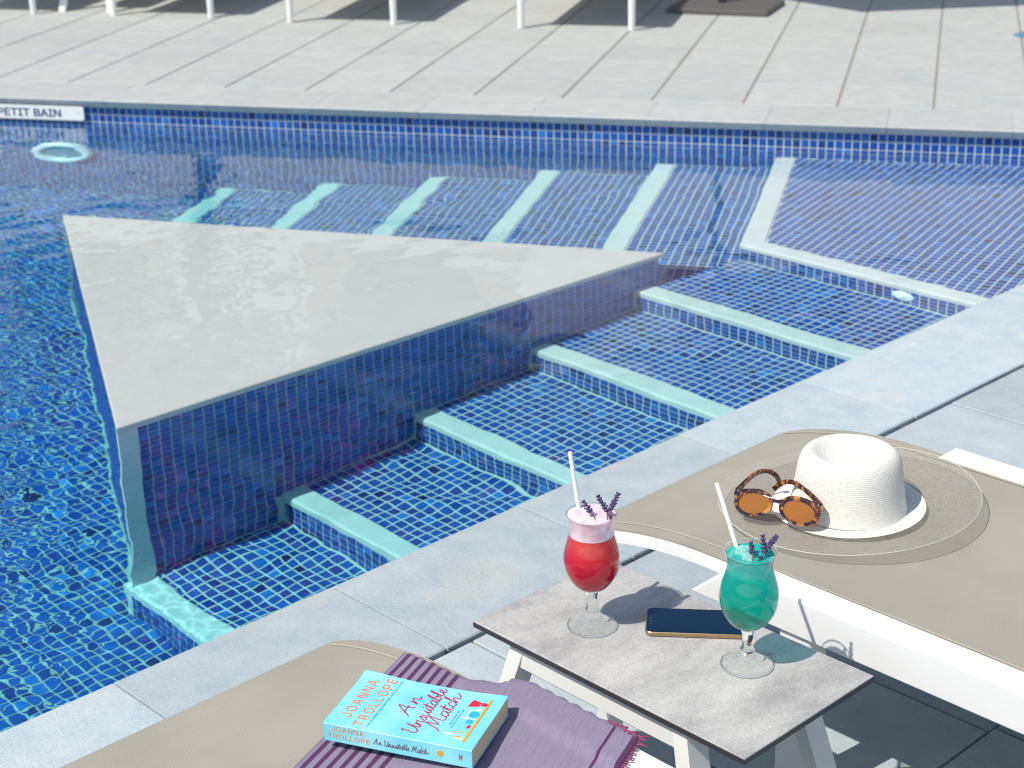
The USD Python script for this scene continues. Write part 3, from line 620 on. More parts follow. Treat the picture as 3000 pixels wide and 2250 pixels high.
# ------------------------------------------------------------------ sun loungers (near)
def sling_z(b):                      # height of the fabric along the lounger, b back from the pool edge
    b = np.asarray(b, float)
    return .3605 - .056 * np.clip((.92 - b) / .31, 0, None) ** 2.2 + .0025 * np.sin(np.clip(b - .9, 0, 2) * 1.5)
def make_lounger(label):
    """Local x across (0..0.66), y along, 0 at the pool end and running back (negative y)."""
    root = thing('sun_lounger', label, 'sun lounger', group=None)
    bs = np.r_[np.linspace(.610, .95, 26), np.linspace(.99, 2.5, 30)]
    xs = np.linspace(.034, .621, 27)
    X, Bq = np.meshgrid(xs, bs, indexing='ij')
    sag = -.010 * np.sin(np.pi * (X - .055) / .545) * smoothstep(Bq, .62, .9)
    Z = sling_z(Bq) + sag + np.where((X < .05) | (X > .606), -.0005, 0)
    # rounded head corner
    inset = .035 * np.clip(1 - (Bq - .61) / .05, 0, 1) ** 2
    Xi = .3275 + (X - .3275) * (1 - inset * 1.0)
    n0, n1 = X.shape
    top = np.stack([Xi, -Bq, Z], -1).reshape(-1, 3)
    idx = np.arange(n0 * n1).reshape(n0, n1)
    q = np.stack([idx[:-1, :-1], idx[:-1, 1:], idx[1:, 1:], idx[1:, :-1]], -1).reshape(-1, 4)
    top2 = top - np.array([0, 0, .004])
    f = np.vstack([q[:, [0, 2, 1]], q[:, [0, 3, 2]]]); N = len(top)
    rim = np.r_[idx[:, 0], idx[-1, 1:], idx[-2::-1, -1], idx[0, -2:0:-1]]
    side = []
    for a, b in zip(rim, np.roll(rim, -1)):
        side += [[a, b, b + N], [a, b + N, a + N]]
    sl_ = trimesh.Trimesh(np.vstack([top, top2]), np.vstack([f, f[:, ::-1] + N, side]), process=False)
    obj('sling', sl_, 'fabric_look', root, smooth=40)
    # hem: a welt that runs round the edge of the sling
    for s, x in ((0, .0605), (1, .5945)):
        pth = [(x, -b, float(sling_z(b)) + .0015) for b in np.r_[np.linspace(.63, .95, 14), np.linspace(1.0, 2.5, 10)]]
        obj('hem', tube(pth, .0022, 6), 'fabric_look', root, smooth=60)
    # curved side tubes under the sling's edge
    for x0, x1 in ((.032, .054), (.601, .623)):
        prof = []
        bb = np.r_[np.linspace(.622, .96, 18)]
        pts_t = [(-b, float(sling_z(b)) - .0045) for b in bb]; pts_b = [(-b, float(sling_z(b)) - .026) for b in bb[::-1]]
        P = Polygon(pts_t + pts_b)
        m = trimesh.creation.extrude_polygon(P, x1 - x0 - .002, engine='earcut')
        m.vertices = m.vertices[:, [2, 0, 1]] + np.array([x0, 0, 0])
        obj('side_tube', m, 'white_frame_look', root, smooth=25)
    m = tube([(.05, -.628, .284), (.605, -.628, .284)], .011, 12)
    obj('end_tube', m, 'white_frame_look', root, smooth=40)
    for x0, x1 in ((0.0, .055), (.600, .655)):
        P = [(-.970, .363), (-.968, .3655), (-2.55, .3655), (-2.55, .302), (-.900, .302), (-.898, .304)]
        pts = []
        for x, c in ((x0, .003), (x1, -.003)):
            Q = Polygon(P)
            Qi = Q.buffer(-.003, join_style=2)
            pts += [(x, y, z) for y, z in Qi.exterior.coords[:-1]] + [(x + c, y, z) for y, z in P]
        obj('side_rail', hull(pts), 'white_frame_look', root, smooth=20)
    for x in (.030, .625):
        for b in (1.10, 2.40):
            obj('leg', cbox(x - .022, x + .022, -b - .03, -b + .03, 0, .303, .003), 'white_frame_look', root)
    for b in (1.16, 2.34):
        obj('cross_bar', cbox(.052, .603, -b - .02, -b + .02, .296, .325, .003), 'white_frame_look', root)
    return root
l1 = make_lounger('white framed lounger with taupe sling, the straw hat lying on it')
l1.GetAttribute('xformOp:translate').Set(Gf.Vec3d(1.878, 0, 0))
l2 = copy_of(l1, 'sun_lounger', 'white framed lounger with taupe sling, under the purple towel and the book', (.764, .0, 0), 0, cat='sun lounger')

# ------------------------------------------------------------------ side table
def make_table(label):
    root = thing('side_table', label, 'side table')
    m = chprism([(0, 0), (.2845, 0), (.2845, -.517), (0, -.517)], .3525, .3602, .0008)
    obj('tabletop', m, 'table_look', root)
    obj('tabletop_edge', chprism([(-.0006, .0006), (.2851, .0006), (.2851, -.5176), (-.0006, -.5176)], .3495, .3588, .001, True), 'table_edge_look', root)
    for s, xb in ((-1, .030), (1, .2545)):
        sp = .045 * s
        w = .040
        bar = cat_([cbox(xb - w / 2, xb + w / 2, -.411, -.068, .311, .3430, .002), cbox(xb - .012, xb + .012, -.36, -.12, .342, .3497, .001)])
        obj('frame_bar', bar, 'cream_frame_look', root)
        for yb, sy in ((-.082, 1), (-.397, -1)):
            pts = []
            for z, k in ((.3425, 0), (.0, 1)):
                dx, dy = sp * k, sy * .092 * k
                for a in (-w / 2, w / 2):
                    for b in (-.013, .013):
                        pts.append((xb + a + dx, yb + b + dy, z))
            obj('leg', hull(pts), 'cream_frame_look', root)
    obj('cross_brace', cbox(.045, .240, -.27, -.235, .322, .341, .002), 'cream_frame_look', root)
    return root
tb = make_table('low side table with grey concrete-look top, cocktails and phone standing on it')
tb.GetAttribute('xformOp:translate').Set(Gf.Vec3d(1.501, -.7945, 0))
TZ = .3602

# ------------------------------------------------------------------ cocktails
G_OUT = [(.0075, .0555), (.0105, .060), (.022, .067), (.033, .080), (.0398, .095), (.0422, .110), (.0408, .124), (.0372, .138), (.0338, .151), (.0328, .160), (.0337, .170), (.0358, .180), (.0368, .1845)]
def prof_at(h):
    p = np.asarray(spline(G_OUT, 120)); return np.interp(h, p[:, 1], p[:, 0])
def make_glass(label, center, H, top_parts):
    g = thing('cocktail_glass', label, 'cocktail glass', center)
    hs = np.r_[np.linspace(.0575, H - .001, 40), H]
    outer_ = [(prof_at(h * .185 / H if False else min(h, .1845)), h) for h in hs]
    skin = lathe(outer_, 72)
    obj('bowl', skin, 'glass_bowl_look', g, smooth=True)
    th = np.linspace(0, 2 * math.pi, 49)
    rr = prof_at(H)
    obj('rim', tube([(rr * math.cos(a), rr * math.sin(a), H) for a in th], .0009, 8, False), 'glass_solid_look', g, smooth=True)
    stem = [(.0098, .0585), (.0080, .050), (.0072, .042), (.0078, .032), (.0108, .0265), (.0092, .0225), (.0130, .0185), (.020, .0125), (.0300, .0072), (.0355, .0048), (.0368, .0030), (.0366, .0003)]
    sm = lathe(stem[::-1], 64)
    if (sm.face_normals * (sm.triangles_center * np.array([1, 1, 0]))).sum() < 0: sm.invert()
    obj('foot_rim', tube([(.0362 * math.cos(a), .0362 * math.sin(a), .0020) for a in th], .0017, 10, False), 'glass_solid_look', g, smooth=True)
    obj('foot', sm, 'glass_foot_look', g, smooth=50)
    return g
def liquid(h0, h1, gap=.0016, dome=0.0):
    hs = np.linspace(h0, h1, 34)
    pr = [(0, h0)] + [(max(prof_at(h) - gap, .004), h) for h in hs] + [(max(prof_at(h1) - gap, .004) * .6, h1 + dome), (0, h1 + dome)]
    m = lathe(pr, 72)
    if m.volume < 0: m.invert()
    return m
RED, GRN = W(1.6134, .932, TZ + .0004), W(1.6844, 1.1669, TZ + .0004)
gr = make_glass('hurricane glass of red cocktail with pink foam', RED, .1845, None)
obj('drink', liquid(.0605, .152), 'red_drink_look', gr, smooth=40)
obj('foam', liquid(.1524, .1826, .0010, .0010), 'foam_look', gr, smooth=40)
gg = make_glass('hurricane glass of green cocktail with ice', GRN, .1815, None)
obj('drink', liquid(.0605, .1745, .0012), 'green_drink_look', gg, smooth=40)
obj('drink_surface', tr(lathe([(0, .0006), (.026, .0005), (.0332, .0009)], 48), 0, 0, .1752), 'green_surface_look', gg, smooth=40)
for (x, y, rz) in ((-.012, -.006, .4), (.004, .013, 1.0), (-.006, .012, 2.0)):
    m = cbox(-.008, .008, -.008, .008, -.006, .006, .003); m = rot(rot(m, rz), .35, (1, 0, 0))
    obj('ice', tr(m, x, y, .1752), 'ice_look', gg, smooth=30)
def L3(base, d):                     # offset given along / back from the pool edge
    return base + np.array([d[0], -d[1], d[2]])
def straw(base, tip, inside, label):
    a, b = L3(base, tip), L3(base, inside)
    d_ = (b - a) / np.linalg.norm(b - a)
    t0 = thing('drinking_straw', label, 'straw', b)
    pr = [(.0031, 0), (.0031, np.linalg.norm(b - a)), (.0025, np.linalg.norm(b - a)), (.0025, 0), (.0031, 0)]
    m = lathe(pr, 20)
    R = trimesh.geometry.align_vectors((0, 0, 1), a - b); m.apply_transform(R)
    obj('tube', m, 'straw_look', t0, smooth=40)
straw(RED, (.0020, -.0445, .2675), (.0020, -.0220, .155), 'white paper straw leaning in the red cocktail')
straw(GRN, (.0170, -.0766, .2540), (.0030, -.0180, .157), 'white paper straw leaning in the green cocktail')
def sprig(base, foot, neck, tip, label, seed, dens=1.0, extra=None, pull=.024):
    r_ = np.random.default_rng(seed)
    cam_ = np.array([-.687, -.727, .53])
    a, b, c = L3(base, foot) + cam_ * pull, L3(base, neck) + cam_ * pull * .45, L3(base, tip)
    t0 = thing('lavender_sprig', label, 'lavender sprig', a)
    b, c = b - a, c - a
    pts = spline([(0, 0, 0), b * .55 + np.array([.0006, .0004, 0]), b, c], 24)
    obj('stem', tube(pts, np.linspace(.0008, .0006, len(pts)), 6), 'stem_look', t0, smooth=60)
    fl_ = []
    axis = (c - b); Ln = np.linalg.norm(axis); axis = axis / Ln
    e1_ = np.cross(axis, (0.3, .5, .8)); e1_ /= np.linalg.norm(e1_); e2_ = np.cross(axis, e1_)
    def floret(p, out_, s):
        m = trimesh.creation.icosphere(1, 1.0)
        m.apply_scale([s * .62, s * .62, s * 1.35])
        m.apply_transform(trimesh.geometry.align_vectors((0, 0, 1), out_)); return tr(m, *p)
    nw = max(4, int(Ln / .0036))
    for i in range(nw):
        tt = i / (nw - 1)
        rad = .0034 * (1 - .5 * tt ** 1.5)
        for j in range(int(7 * dens)):
            an = 2 * math.pi * (j / 7 + r_.random() * .2) + i * .5
            o_ = math.cos(an) * e1_ + math.sin(an) * e2_
            dr = o_ * .8 + axis * (.7 + r_.random() * .5)
            fl_.append(floret(b + axis * Ln * tt + o_ * rad * (.6 + .5 * r_.random()), dr, .0021 * (.8 + .5 * r_.random())))
    if extra:
        for k in range(9):
            an = 2 * math.pi * k / 9
            o_ = math.cos(an) * e1_ + math.sin(an) * e2_
            fl_.append(floret(b * extra + o_ * .0018, o_ + axis * .8, .0021))
    obj('flower_head', cat_(fl_), 'lavender_look', t0, smooth=True)
sprig(RED, (.0070, .0066, .164), (-.0022, -.0020, .1885), (-.0082, -.0077, .2028), 'shortest lavender sprig leaning left out of the red cocktail', 1)
sprig(RED, (.0165, .0150, .164), (.0153, .0145, .1880), (.0071, .0067, .2111), 'upright lavender sprig in the middle of the red cocktail', 2)
sprig(RED, (.0172, .0162, .166), (.0200, .0189, .1905), (.0282, .0266, .2140), 'lavender sprig leaning right out of the red cocktail', 3, extra=.50)
sprig(GRN, (.0030, .0030, .160), (.0130, .0122, .1790), (.0118, .0112, .2030), 'fullest lavender sprig standing in the green cocktail', 4, 1.3, extra=.55)
sprig(GRN, (.0045, .0040, .160), (.0160, .0150, .1860), (.0250, .0236, .2015), 'lavender sprig leaning right out of the green cocktail', 5, 1.2)
sprig(GRN, (.0000, .0000, .160), (.0009, .0009, .1790), (.0002, .0002, .1920), 'thin lavender sprig nearest the straw of the green cocktail', 6, .9)

# ------------------------------------------------------------------ phone
pa = W(1.644, 1.0095, TZ)
xd = np.array([.0895, -.1065, 0]); xd /= np.linalg.norm(xd)
ph = thing('mobile_phone', 'gold edged smartphone lying face up on the side table', 'phone', pa, math.atan2(xd[1], xd[0]))
rr_ = Polygon([(0, 0), (.148, 0), (.148, .0735), (0, .0735)]).buffer(-.010).buffer(.010)
def layered(poly, zs):
    pts = []
    for z, i in zs:
        q = poly.buffer(-i) if i else poly
        pts += [(x, y, z) for x, y in q.exterior.coords[:-1]]
    return hull(pts)
obj('body', layered(rr_, [(.0006, .0015), (.0018, 0), (.0070, 0), (.0078, .0008)]), 'phone_body_look', ph, smooth=40)
obj('screen', layered(rr_.buffer(-.0016), [(.0070, 0), (.0084, 0), (.0089, .0010)]), 'phone_screen_look', ph, smooth=30)
obj('earpiece', cbox(.0065, .0085, .030, .0435, .00885, .0091, .0001), 'phone_detail_look', ph)
obj('camera_dot', tr(trimesh.creation.cylinder(.0016, .0003, sections=16), .0075, .0225, .00905), 'phone_detail_look', ph)

# ------------------------------------------------------------------ towel
d1 = np.array([-.9265, .3763]); dn = np.array([.3763, .9265])     # (along, back): stripe direction and across
P0, TWd = np.array([1.352, .793]), .400
sN, wN = 64, 70
ss = np.r_[np.linspace(-.135, -.02, 14), np.linspace(-.012, .62, sN)]; ww = np.linspace(0, TWd, wN)
S_, W_ = np.meshgrid(ss, ww, indexing='ij')
A = P0[0] + d1[0] * S_ + dn[0] * W_
B = P0[1] + d1[1] * S_ + dn[1] * W_
edge = 1.372 + .052 * smoothstep(B, .90, 1.0)                    # outer side of what it lies on
over = np.clip(A - edge, 0, None)
A2 = np.minimum(A, edge + .004 + over * .06)
base = sling_z(B) - .010 * np.sin(np.pi * np.clip((A - .82) / .545, 0, 1)) * smoothstep(B, .62, .9)
base = np.where(A2 > 1.362, np.where(B > .965, .3665, sling_z(B)), np.maximum(base, base))
wr = .0045 * (meshkit.fbm(np.stack([A * 9, B * 4, 0 * A], -1), 3, 3) - .4) + .0020 * np.abs(np.sin((B - .93 - .2 * (A - 1.3)) * 13)) * smoothstep(A, 1.1, 1.3) * smoothstep(W_, .12, .2) * .6
Zt = base + .0052 + np.clip(wr, -.001, .01) - np.maximum(over - .004, 0) * .9
hang = np.maximum(over - .004, 0)
keep_s = S_ > -.16
tv = np.stack([A2, -B, Zt], -1).reshape(-1, 3)
ix = np.arange(len(ss) * wN).reshape(len(ss), wN)
q = np.stack([ix[:-1, :-1], ix[1:, :-1], ix[1:, 1:], ix[:-1, 1:]], -1).reshape(-1, 4)
hv = hang.reshape(-1)
q = q[(hv[q] < .035).all(1)]
uq, inv = np.unique(q, return_inverse=True); q = inv.reshape(q.shape)
tv, uvt = tv[uq], np.stack([S_, W_], -1).reshape(-1, 2)[uq]
tm = trimesh.Trimesh(tv, np.vstack([q[:, [0, 1, 2]], q[:, [0, 2, 3]]]), process=False)
if tm.face_normals[:, 2].mean() < 0: tm.invert()
N = len(tv)
tw = thing('beach_towel', 'lilac woven towel with dark plum stripes draped over the lounger under the book', 'towel')
nrm = tm.vertex_normals
lower = tv - nrm * .0032
be = tm.edges_unique[np.bincount(tm.edges_unique_inverse) == 1]
both = trimesh.Trimesh(np.vstack([tv, lower]), np.vstack([tm.faces, tm.faces[:, ::-1] + N] + [np.array([[a, b, b + N], [a, b + N, a + N], [b, a, b + N], [a, a + N, b + N]])[:2] for a, b in be]), process=False)
obj('cloth', both, 'towel_look', tw, smooth=True, uv=np.vstack([uvt, uvt]))
frg = []
for i in range(110):
    s0 = -.075 + .60 * i / 110
    a_ = P0 + d1 * s0 + dn * TWd
    a_ = np.array([min(a_[0], 1.43), a_[1]])
    z_ = float(.3668 if a_[0] > 1.362 else sling_z(a_[1])) + .004
    e_ = rng.normal(0, .004, 2)
    frg.append(tube([(a_[0], -a_[1], z_), (a_[0] + dn[0] * .006 + e_[0] * .5, -(a_[1] + dn[1] * .006 + e_[1] * .5), z_ + .0015), (a_[0] + dn[0] * .006 + e_[0], -(a_[1] + dn[1] * .006 + e_[1]), z_ - .001)], .0011, 5))
obj('fringe', cat_(frg), 'fringe_look', tw, kind='stuff')

# ------------------------------------------------------------------ book
BL, BW, BT = .210, .131, .0275
xb = np.array([.0915, -.19, 0]); xb /= np.linalg.norm(xb)
bz = .3700
bo_ = W(1.1400, .897, bz)
bk = thing('paperback_book', 'thick turquoise paperback novel lying on the striped towel', 'book', bo_, math.atan2(xb[1], xb[0]))
def curl(x, y): return .0030 * np.clip((y / BW - .75) / .25, 0, 1) ** 2 * np.clip(1 - np.abs(x / BL - .02) * 3, 0, 1) + .0022 * np.clip((y / BW - .7) / .3, 0, 1) ** 2 * np.clip((x / BL - .7) / .3, 0, 1) ** 2 - .0018 * np.sin(np.pi * np.clip(x / BL, 0, 1))
def sheet(x0, x1, y0, y1, z, t, n=26, zf=curl):
    X, Y = np.meshgrid(np.linspace(x0, x1, n), np.linspace(y0, y1, n), indexing='ij')
    Z = z + zf(X, Y)
    top = np.stack([X, Y, Z + t], -1).reshape(-1, 3); bot = np.stack([X, Y, Z], -1).reshape(-1, 3)
    i = np.arange(n * n).reshape(n, n); q = np.stack([i[:-1, :-1], i[1:, :-1], i[1:, 1:], i[:-1, 1:]], -1).reshape(-1, 4)
    f = np.vstack([q[:, [0, 1, 2]], q[:, [0, 2, 3]]]); rim = np.r_[i[:, 0], i[-1, 1:], i[-2::-1, -1], i[0, -2:0:-1]]
    s = []
    for a, b in zip(rim, np.roll(rim, -1)): s += [[a, a + n * n, b], [b, a + n * n, b + n * n]]
    return trimesh.Trimesh(np.vstack([top, bot]), np.vstack([f, f[:, ::-1] + n * n, s]), process=False)
pgs = sheet(.0008, BL - .0008, .0012, BW - .0012, .0008, BT - .0016, 14)
pgs.vertices[14 * 14:, 2] = .0008
obj('pages', pgs, 'book_page_look', bk, smooth=30)
obj('front_cover', sheet(0, BL, -.0003, BW, BT - .0006, .0008), 'book_cover_look', bk, smooth=40)
obj('back_cover', sheet(0, BL, -.0003, BW, 0, .0007, 4, lambda x, y: 0 * x), 'book_cover_look', bk)
spn = cbox(0, BL, -.0014, .0004, .0002, BT - .0008, .0004)
obj('spine', spn, 'book_cover_look', bk)
def on_cover(m, x0, y0, lift=.00035, rot90=True):
    v = m.vertices.copy()
    x, y = (x0 - v[:, 1], y0 + v[:, 0]) if rot90 else (x0 + v[:, 0], y0 + v[:, 1])
    z = BT + .0002 + curl(x, y) + np.where(v[:, 2] > v[:, 2].mean(), lift, -.0006)
    m = m.copy(); m.vertices = np.stack([x, y, z], 1); return m
def on_spine(m, x0, z0):
    v = m.vertices.copy(); m = m.copy()
    m.vertices = np.stack([x0 + v[:, 0], -.0014 - np.where(v[:, 2] > v[:, 2].mean(), .0003, -.0003), z0 + v[:, 1]], 1); return m
def word(t, width, height, bold=False):
    ch, x = [], 0.0
    m = meshkit.text_mesh(t, height, .0006, bold)
    b = m.bounds; m = tr(m, -b[0][0], 0, 0); m.apply_scale([width / (b[1][0] - b[0][0]), 1, 1]); return m
def spaced(t, width, height):
    """Widely tracked capitals."""
    ms = [meshkit.text_mesh(c, height, .0006, False) for c in t]
    ws = [m.bounds[1][0] - m.bounds[0][0] for m in ms]
    gap = (width - sum(ws)) / (len(t) - 1); x = 0; out = []
    for m, w in zip(ms, ws):
        out.append(tr(m, x - m.bounds[0][0], 0, 0)); x += w + gap
    return cat_(out)
obj('author_lettering', cat_([on_cover(spaced('JOANNA', .094, .0145), .0290, .020), on_cover(spaced('TROLLOPE', .118, .0145), .0525, .006)]), 'ink_orange_look', bk)
obj('tagline', on_cover(word('THE NUMBER ONE BESTSELLING AUTHOR', .118, .0026), .0600, .006), 'ink_teal_look', bk)
# handwritten title: pen strokes, unit = x-height
GL = {
 'A': (1.9, [[(-.1, 0), (.35, .8), (.85, 1.9), (1.0, 2.05), (1.05, 1.2), (1.2, .3), (1.45, .02)], [(.2, .75), (.7, .85), (1.35, .8)]]),
 'n': (1.15, [[(0, .1), (.12, .7), (.15, 1.0), (.12, .1), (.35, .75), (.65, 1.0), (.75, .6), (.78, .15), (1.0, .05), (1.2, .3)]]),
 'U': (1.75, [[(.0, 1.7), (.2, 2.0), (.3, 1.4), (.2, .5), (.5, .02), (.95, .2), (1.3, 1.1), (1.45, 1.9), (1.4, .8), (1.5, .1), (1.8, .2)]]),
 's': (.85, [[(-.05, .15), (.35, .9), (.45, 1.0), (.55, .55), (.5, .1), (.2, .0), (.6, .1), (.9, .3)]]),
 'u': (1.15, [[(0, .95), (.05, .3), (.3, .02), (.65, .4), (.8, .95), (.8, .25), (1.0, .03), (1.2, .3)]]),
 'i': (.55, [[(.0, .3), (.2, .95), (.2, .2), (.4, .03), (.6, .3)], [(.27, 1.4), (.31, 1.5)]]),
 't': (.7, [[(.0, .3), (.3, 1.6), (.25, .3), (.45, .03), (.75, .3)], [(-.1, 1.15), (.65, 1.22)]]),
 'a': (1.1, [[(.8, .85), (.4, 1.0), (.05, .5), (.3, .02), (.7, .4), (.85, .95), (.8, .2), (1.0, .03), (1.15, .3)]]),
 'b': (.95, [[(.0, .3), (.35, 1.5), (.4, 2.0), (.2, 1.7), (.1, .4), (.35, .0), (.7, .35), (.65, .85), (.4, .8), (.75, .7), (1.0, .75)]]),
 'l': (.6, [[(.0, .3), (.4, 1.6), (.4, 2.05), (.2, 1.6), (.2, .3), (.4, .03), (.65, .3)]]),
 'e': (.85, [[(.0, .3), (.5, .6), (.55, .95), (.3, .9), (.15, .4), (.4, .02), (.9, .4)]]),
 'M': (2.3, [[(-.1, -.1), (.3, .8), (.6, 2.0), (.75, .9), (.9, .4), (1.3, 1.4), (1.6, 2.05), (1.6, 1.0), (1.75, .1), (2.1, .05), (2.35, .3)]]),
 'c': (.8, [[(.65, .8), (.4, 1.0), (.1, .5), (.3, .03), (.85, .35)]]),
 'h': (1.2, [[(.0, .3), (.35, 1.6), (.4, 2.05), (.2, 1.6), (.15, .05), (.4, .7), (.65, .9), (.75, .5), (.8, .1), (1.1, .1), (1.6, .8)]]),
 ' ': (.9, []), }
def script(t, width, xh, pen):
    x, lines = 0, []
    for c in t:
        w, strokes = GL[c]
        for s in strokes:
            p = spline(s, 12 * len(s)); lines.append(np.stack([p[:, 0] + x + p[:, 1] * .18, p[:, 1]], 1))
        x += w
    k = width / x
    polys = unary_union([LineString(np.stack([l[:, 0] * k, l[:, 1] * xh], 1)).buffer(pen) for l in lines if len(l) > 1]).simplify(pen * .12)
    return cat_([trimesh.creation.extrude_polygon(p_, .0006, engine='earcut') for p_ in getattr(polys, 'geoms', [polys])])
obj('title_lettering', cat_([on_cover(script('An', .046, .0110, .00085), .100, .050), on_cover(script('Unsuitable', .112, .0108, .00085), .1255, .012), on_cover(script('Match', .084, .0112, .00085), .1500, .030)]), 'ink_magenta_look', bk)
obj('quote_lettering', cat_([on_cover(word('Can one woman make', .036, .0022), .1605, .046), on_cover(word('her own choices at last', .046, .0022), .1650, .040)]), 'ink_teal_look', bk)
def flat(poly): return trimesh.creation.extrude_polygon(poly, .0006, engine='earcut')
def at_cover(p): return on_cover(flat(p), 0, 0, rot90=False)
R_ = lambda a, b, c, d: sbox(min(a, c), min(b, d), max(a, c), max(b, d))
obj('shelf_picture', at_cover(R_(.1905, .012, .1940, .118)), 'ink_gold_look', bk)
obj('lamp_picture', cat_([at_cover(Polygon([(.166, .094), (.168, .112), (.181, .108), (.181, .098)])), at_cover(R_(.182, .1, .190, .108)), at_cover(Polygon([(.183, .044), (.1875, .045), (.188, .052), (.184, .053)]))]), 'ink_red_look', bk)
obj('pot_picture', cat_([at_cover(Point(.182, .078).buffer(.0075)), at_cover(Polygon([(.177, .056), (.186, .0555), (.187, .063), (.179, .067)]))]), 'ink_blue_look', bk)
obj('vase_picture', cat_([at_cover(Point(.184, .090).buffer(.0038)), at_cover(R_(.168, .066, .1885, .0675)), at_cover(R_(.173, .070, .175, .088)), at_cover(R_(.158, .026, .178, .0285)), at_cover(R_(.176, .018, .1895, .021))]), 'ink_white_look', bk)
obj('goblet_picture', cat_([at_cover(Point(.180, .021).buffer(.0042)), at_cover(R_(.170, .033, .190, .0345))]), 'ink_gold_look', bk)
obj('spine_author', cat_([on_spine(spaced('JOANNA', .046, .0074), .012, .0168), on_spine(spaced('TROLLOPE', .060, .0074), .006, .0062)]), 'ink_orange_look', bk)
obj('spine_title', on_spine(script('An Unsuitable Match', .076, .0044, .00042), .072, .0085), 'ink_violet_look', bk)
obj('spine_goblet', on_spine(flat(Point(.166, .014).buffer(.0045)), 0, 0), 'ink_gold_look', bk)
obj('spine_mark', on_spine(cat_([flat(R_(.192, .010, .1935, .018)), flat(R_(.195, .010, .1965, .018)), flat(R_(.1925, .0135, .197, .0148))]), 0, 0), 'ink_red_look', bk)

# ------------------------------------------------------------------ straw hat
HZ = .3555
hc = W(2.212, .960, HZ)
ht = thing('sun_hat', 'white straw hat with wide sheer brim on the right lounger', 'hat', hc)
cr = []
nz = 300
key = [(.0865, .004), (.0840, .014), (.0815, .030), (.0790, .050), (.0765, .070), (.0735, .084), (.0690, .0935), (.0625, .0985), (.0560, .0985), (.0480, .0940), (.0380, .0885), (.0250, .0855), (.0120, .0845), (0.0004, .0842)]
kp = spline(np.array(key) * np.array([1.14, 1.06]), nz)
ln = np.r_[0, np.cumsum(np.linalg.norm(np.diff(kp, axis=0), axis=1))]
dsp = np.gradient(kp, axis=0); nn_ = np.stack([dsp[:, 1], -dsp[:, 0]], 1); nn_ /= np.linalg.norm(nn_, axis=1, keepdims=True)
kp = kp + nn_ * (.00055 * np.abs(np.sin(np.pi * ln / .0033)))[:, None]
kp[-1, 0] = 0
cm = lathe(kp, 120)
obj('crown', cm, 'straw_hat_look', ht, smooth=True)
def brim_z(r, th):
    w = (r - .098) / .125
    lift = .004 + .016 * smoothstep(r, .11, .22) + w * (.013 * np.cos(th + 1.1) + .004 * np.cos(2 * th + .8) + .0025 * np.cos(3 * th))
    return np.maximum(lift, .0015)
def ring(r0, r1, nr, name, m_, wv):
    th = np.arange(144) * 2 * math.pi / 144
    rs = np.linspace(r0, r1, nr)
    Rr, Th = np.meshgrid(rs, th, indexing='ij')
    Z = brim_z(Rr, Th) + wv * np.abs(np.sin(np.pi * Rr / .0033))
    el = 1 + .015 * np.cos(2 * Th)
    v = np.stack([Rr * el * np.cos(Th), Rr * el * np.sin(Th), Z], -1).reshape(-1, 3)
    i = np.arange(nr * 144).reshape(nr, 144); k = np.roll(i, -1, 1)
    q = np.stack([i[:-1], i[1:], k[1:], k[:-1]], -1).reshape(-1, 4)
    obj(name, (v, q), m_, ht, smooth=True, uv=np.stack([Rr, Th], -1).reshape(-1, 2))
ring(.0990, .1300, 60, 'brim_band', 'straw_hat_look', .0005)
ring(.1302, .2190, 44, 'brim', 'sheer_brim_look', 0.0)
th = np.linspace(0, 2 * math.pi, 145)
el = 1 + .015 * np.cos(2 * th)
obj('brim_wire', tube(np.stack([.2192 * el * np.cos(th), .2192 * el * np.sin(th), brim_z(np.full(145, .2192), th)], -1), .0006, 6, False), 'brim_wire_look', ht, smooth=True)

# ------------------------------------------------------------------ sunglasses
gl_ = W(2.060, .921, .3715)
ga, gb = W(2.0890, .8170), W(2.1370, .9560)
gx = (gb - ga)[:2]; grot = math.atan2(gx[1], gx[0])
sgl = thing('sunglasses', 'tortoiseshell sunglasses with amber lenses resting on the hat brim', 'sunglasses', gl_, grot)
GWD = .142
def oval(cx_, cy_, a, b, tilt, pw=2.3, n=48):
    t = np.linspace(0, 2 * math.pi, n, endpoint=False)
    x = a * np.sign(np.cos(t)) * np.abs(np.cos(t)) ** (2 / pw); y = b * np.sign(np.sin(t)) * np.abs(np.sin(t)) ** (2 / pw)
    c, s = math.cos(tilt), math.sin(tilt)
    return Polygon(np.stack([cx_ + x * c - y * s, cy_ + x * s + y * c], 1))
fo, lens = [], []
for sx in (-1, 1):
    o_ = oval(sx * .0365, .021, .0315, .0215, sx * -.16, 2.15)
    wing = Polygon([(sx * .040, .0415), (sx * .0690, .0370), (sx * .0705, .030), (sx * .0680, .021), (sx * .060, .012), (sx * .045, .02)])
    fo.append(unary_union([o_, wing]).buffer(-.002).buffer(.002))
    lens.append(oval(sx * .0362, .0200, .0250, .0158, sx * -.14, 2.1))
bridge = Polygon([(-.012, .034), (0, .0315), (.012, .034), (.012, .024), (.006, .0262), (0, .0272), (-.006, .0262), (-.012, .024)])
front = unary_union(fo + [bridge]).buffer(-.001).buffer(.001)
for l_ in lens: front = front.difference(l_)
TILT = math.radians(24)
GS = 1.08
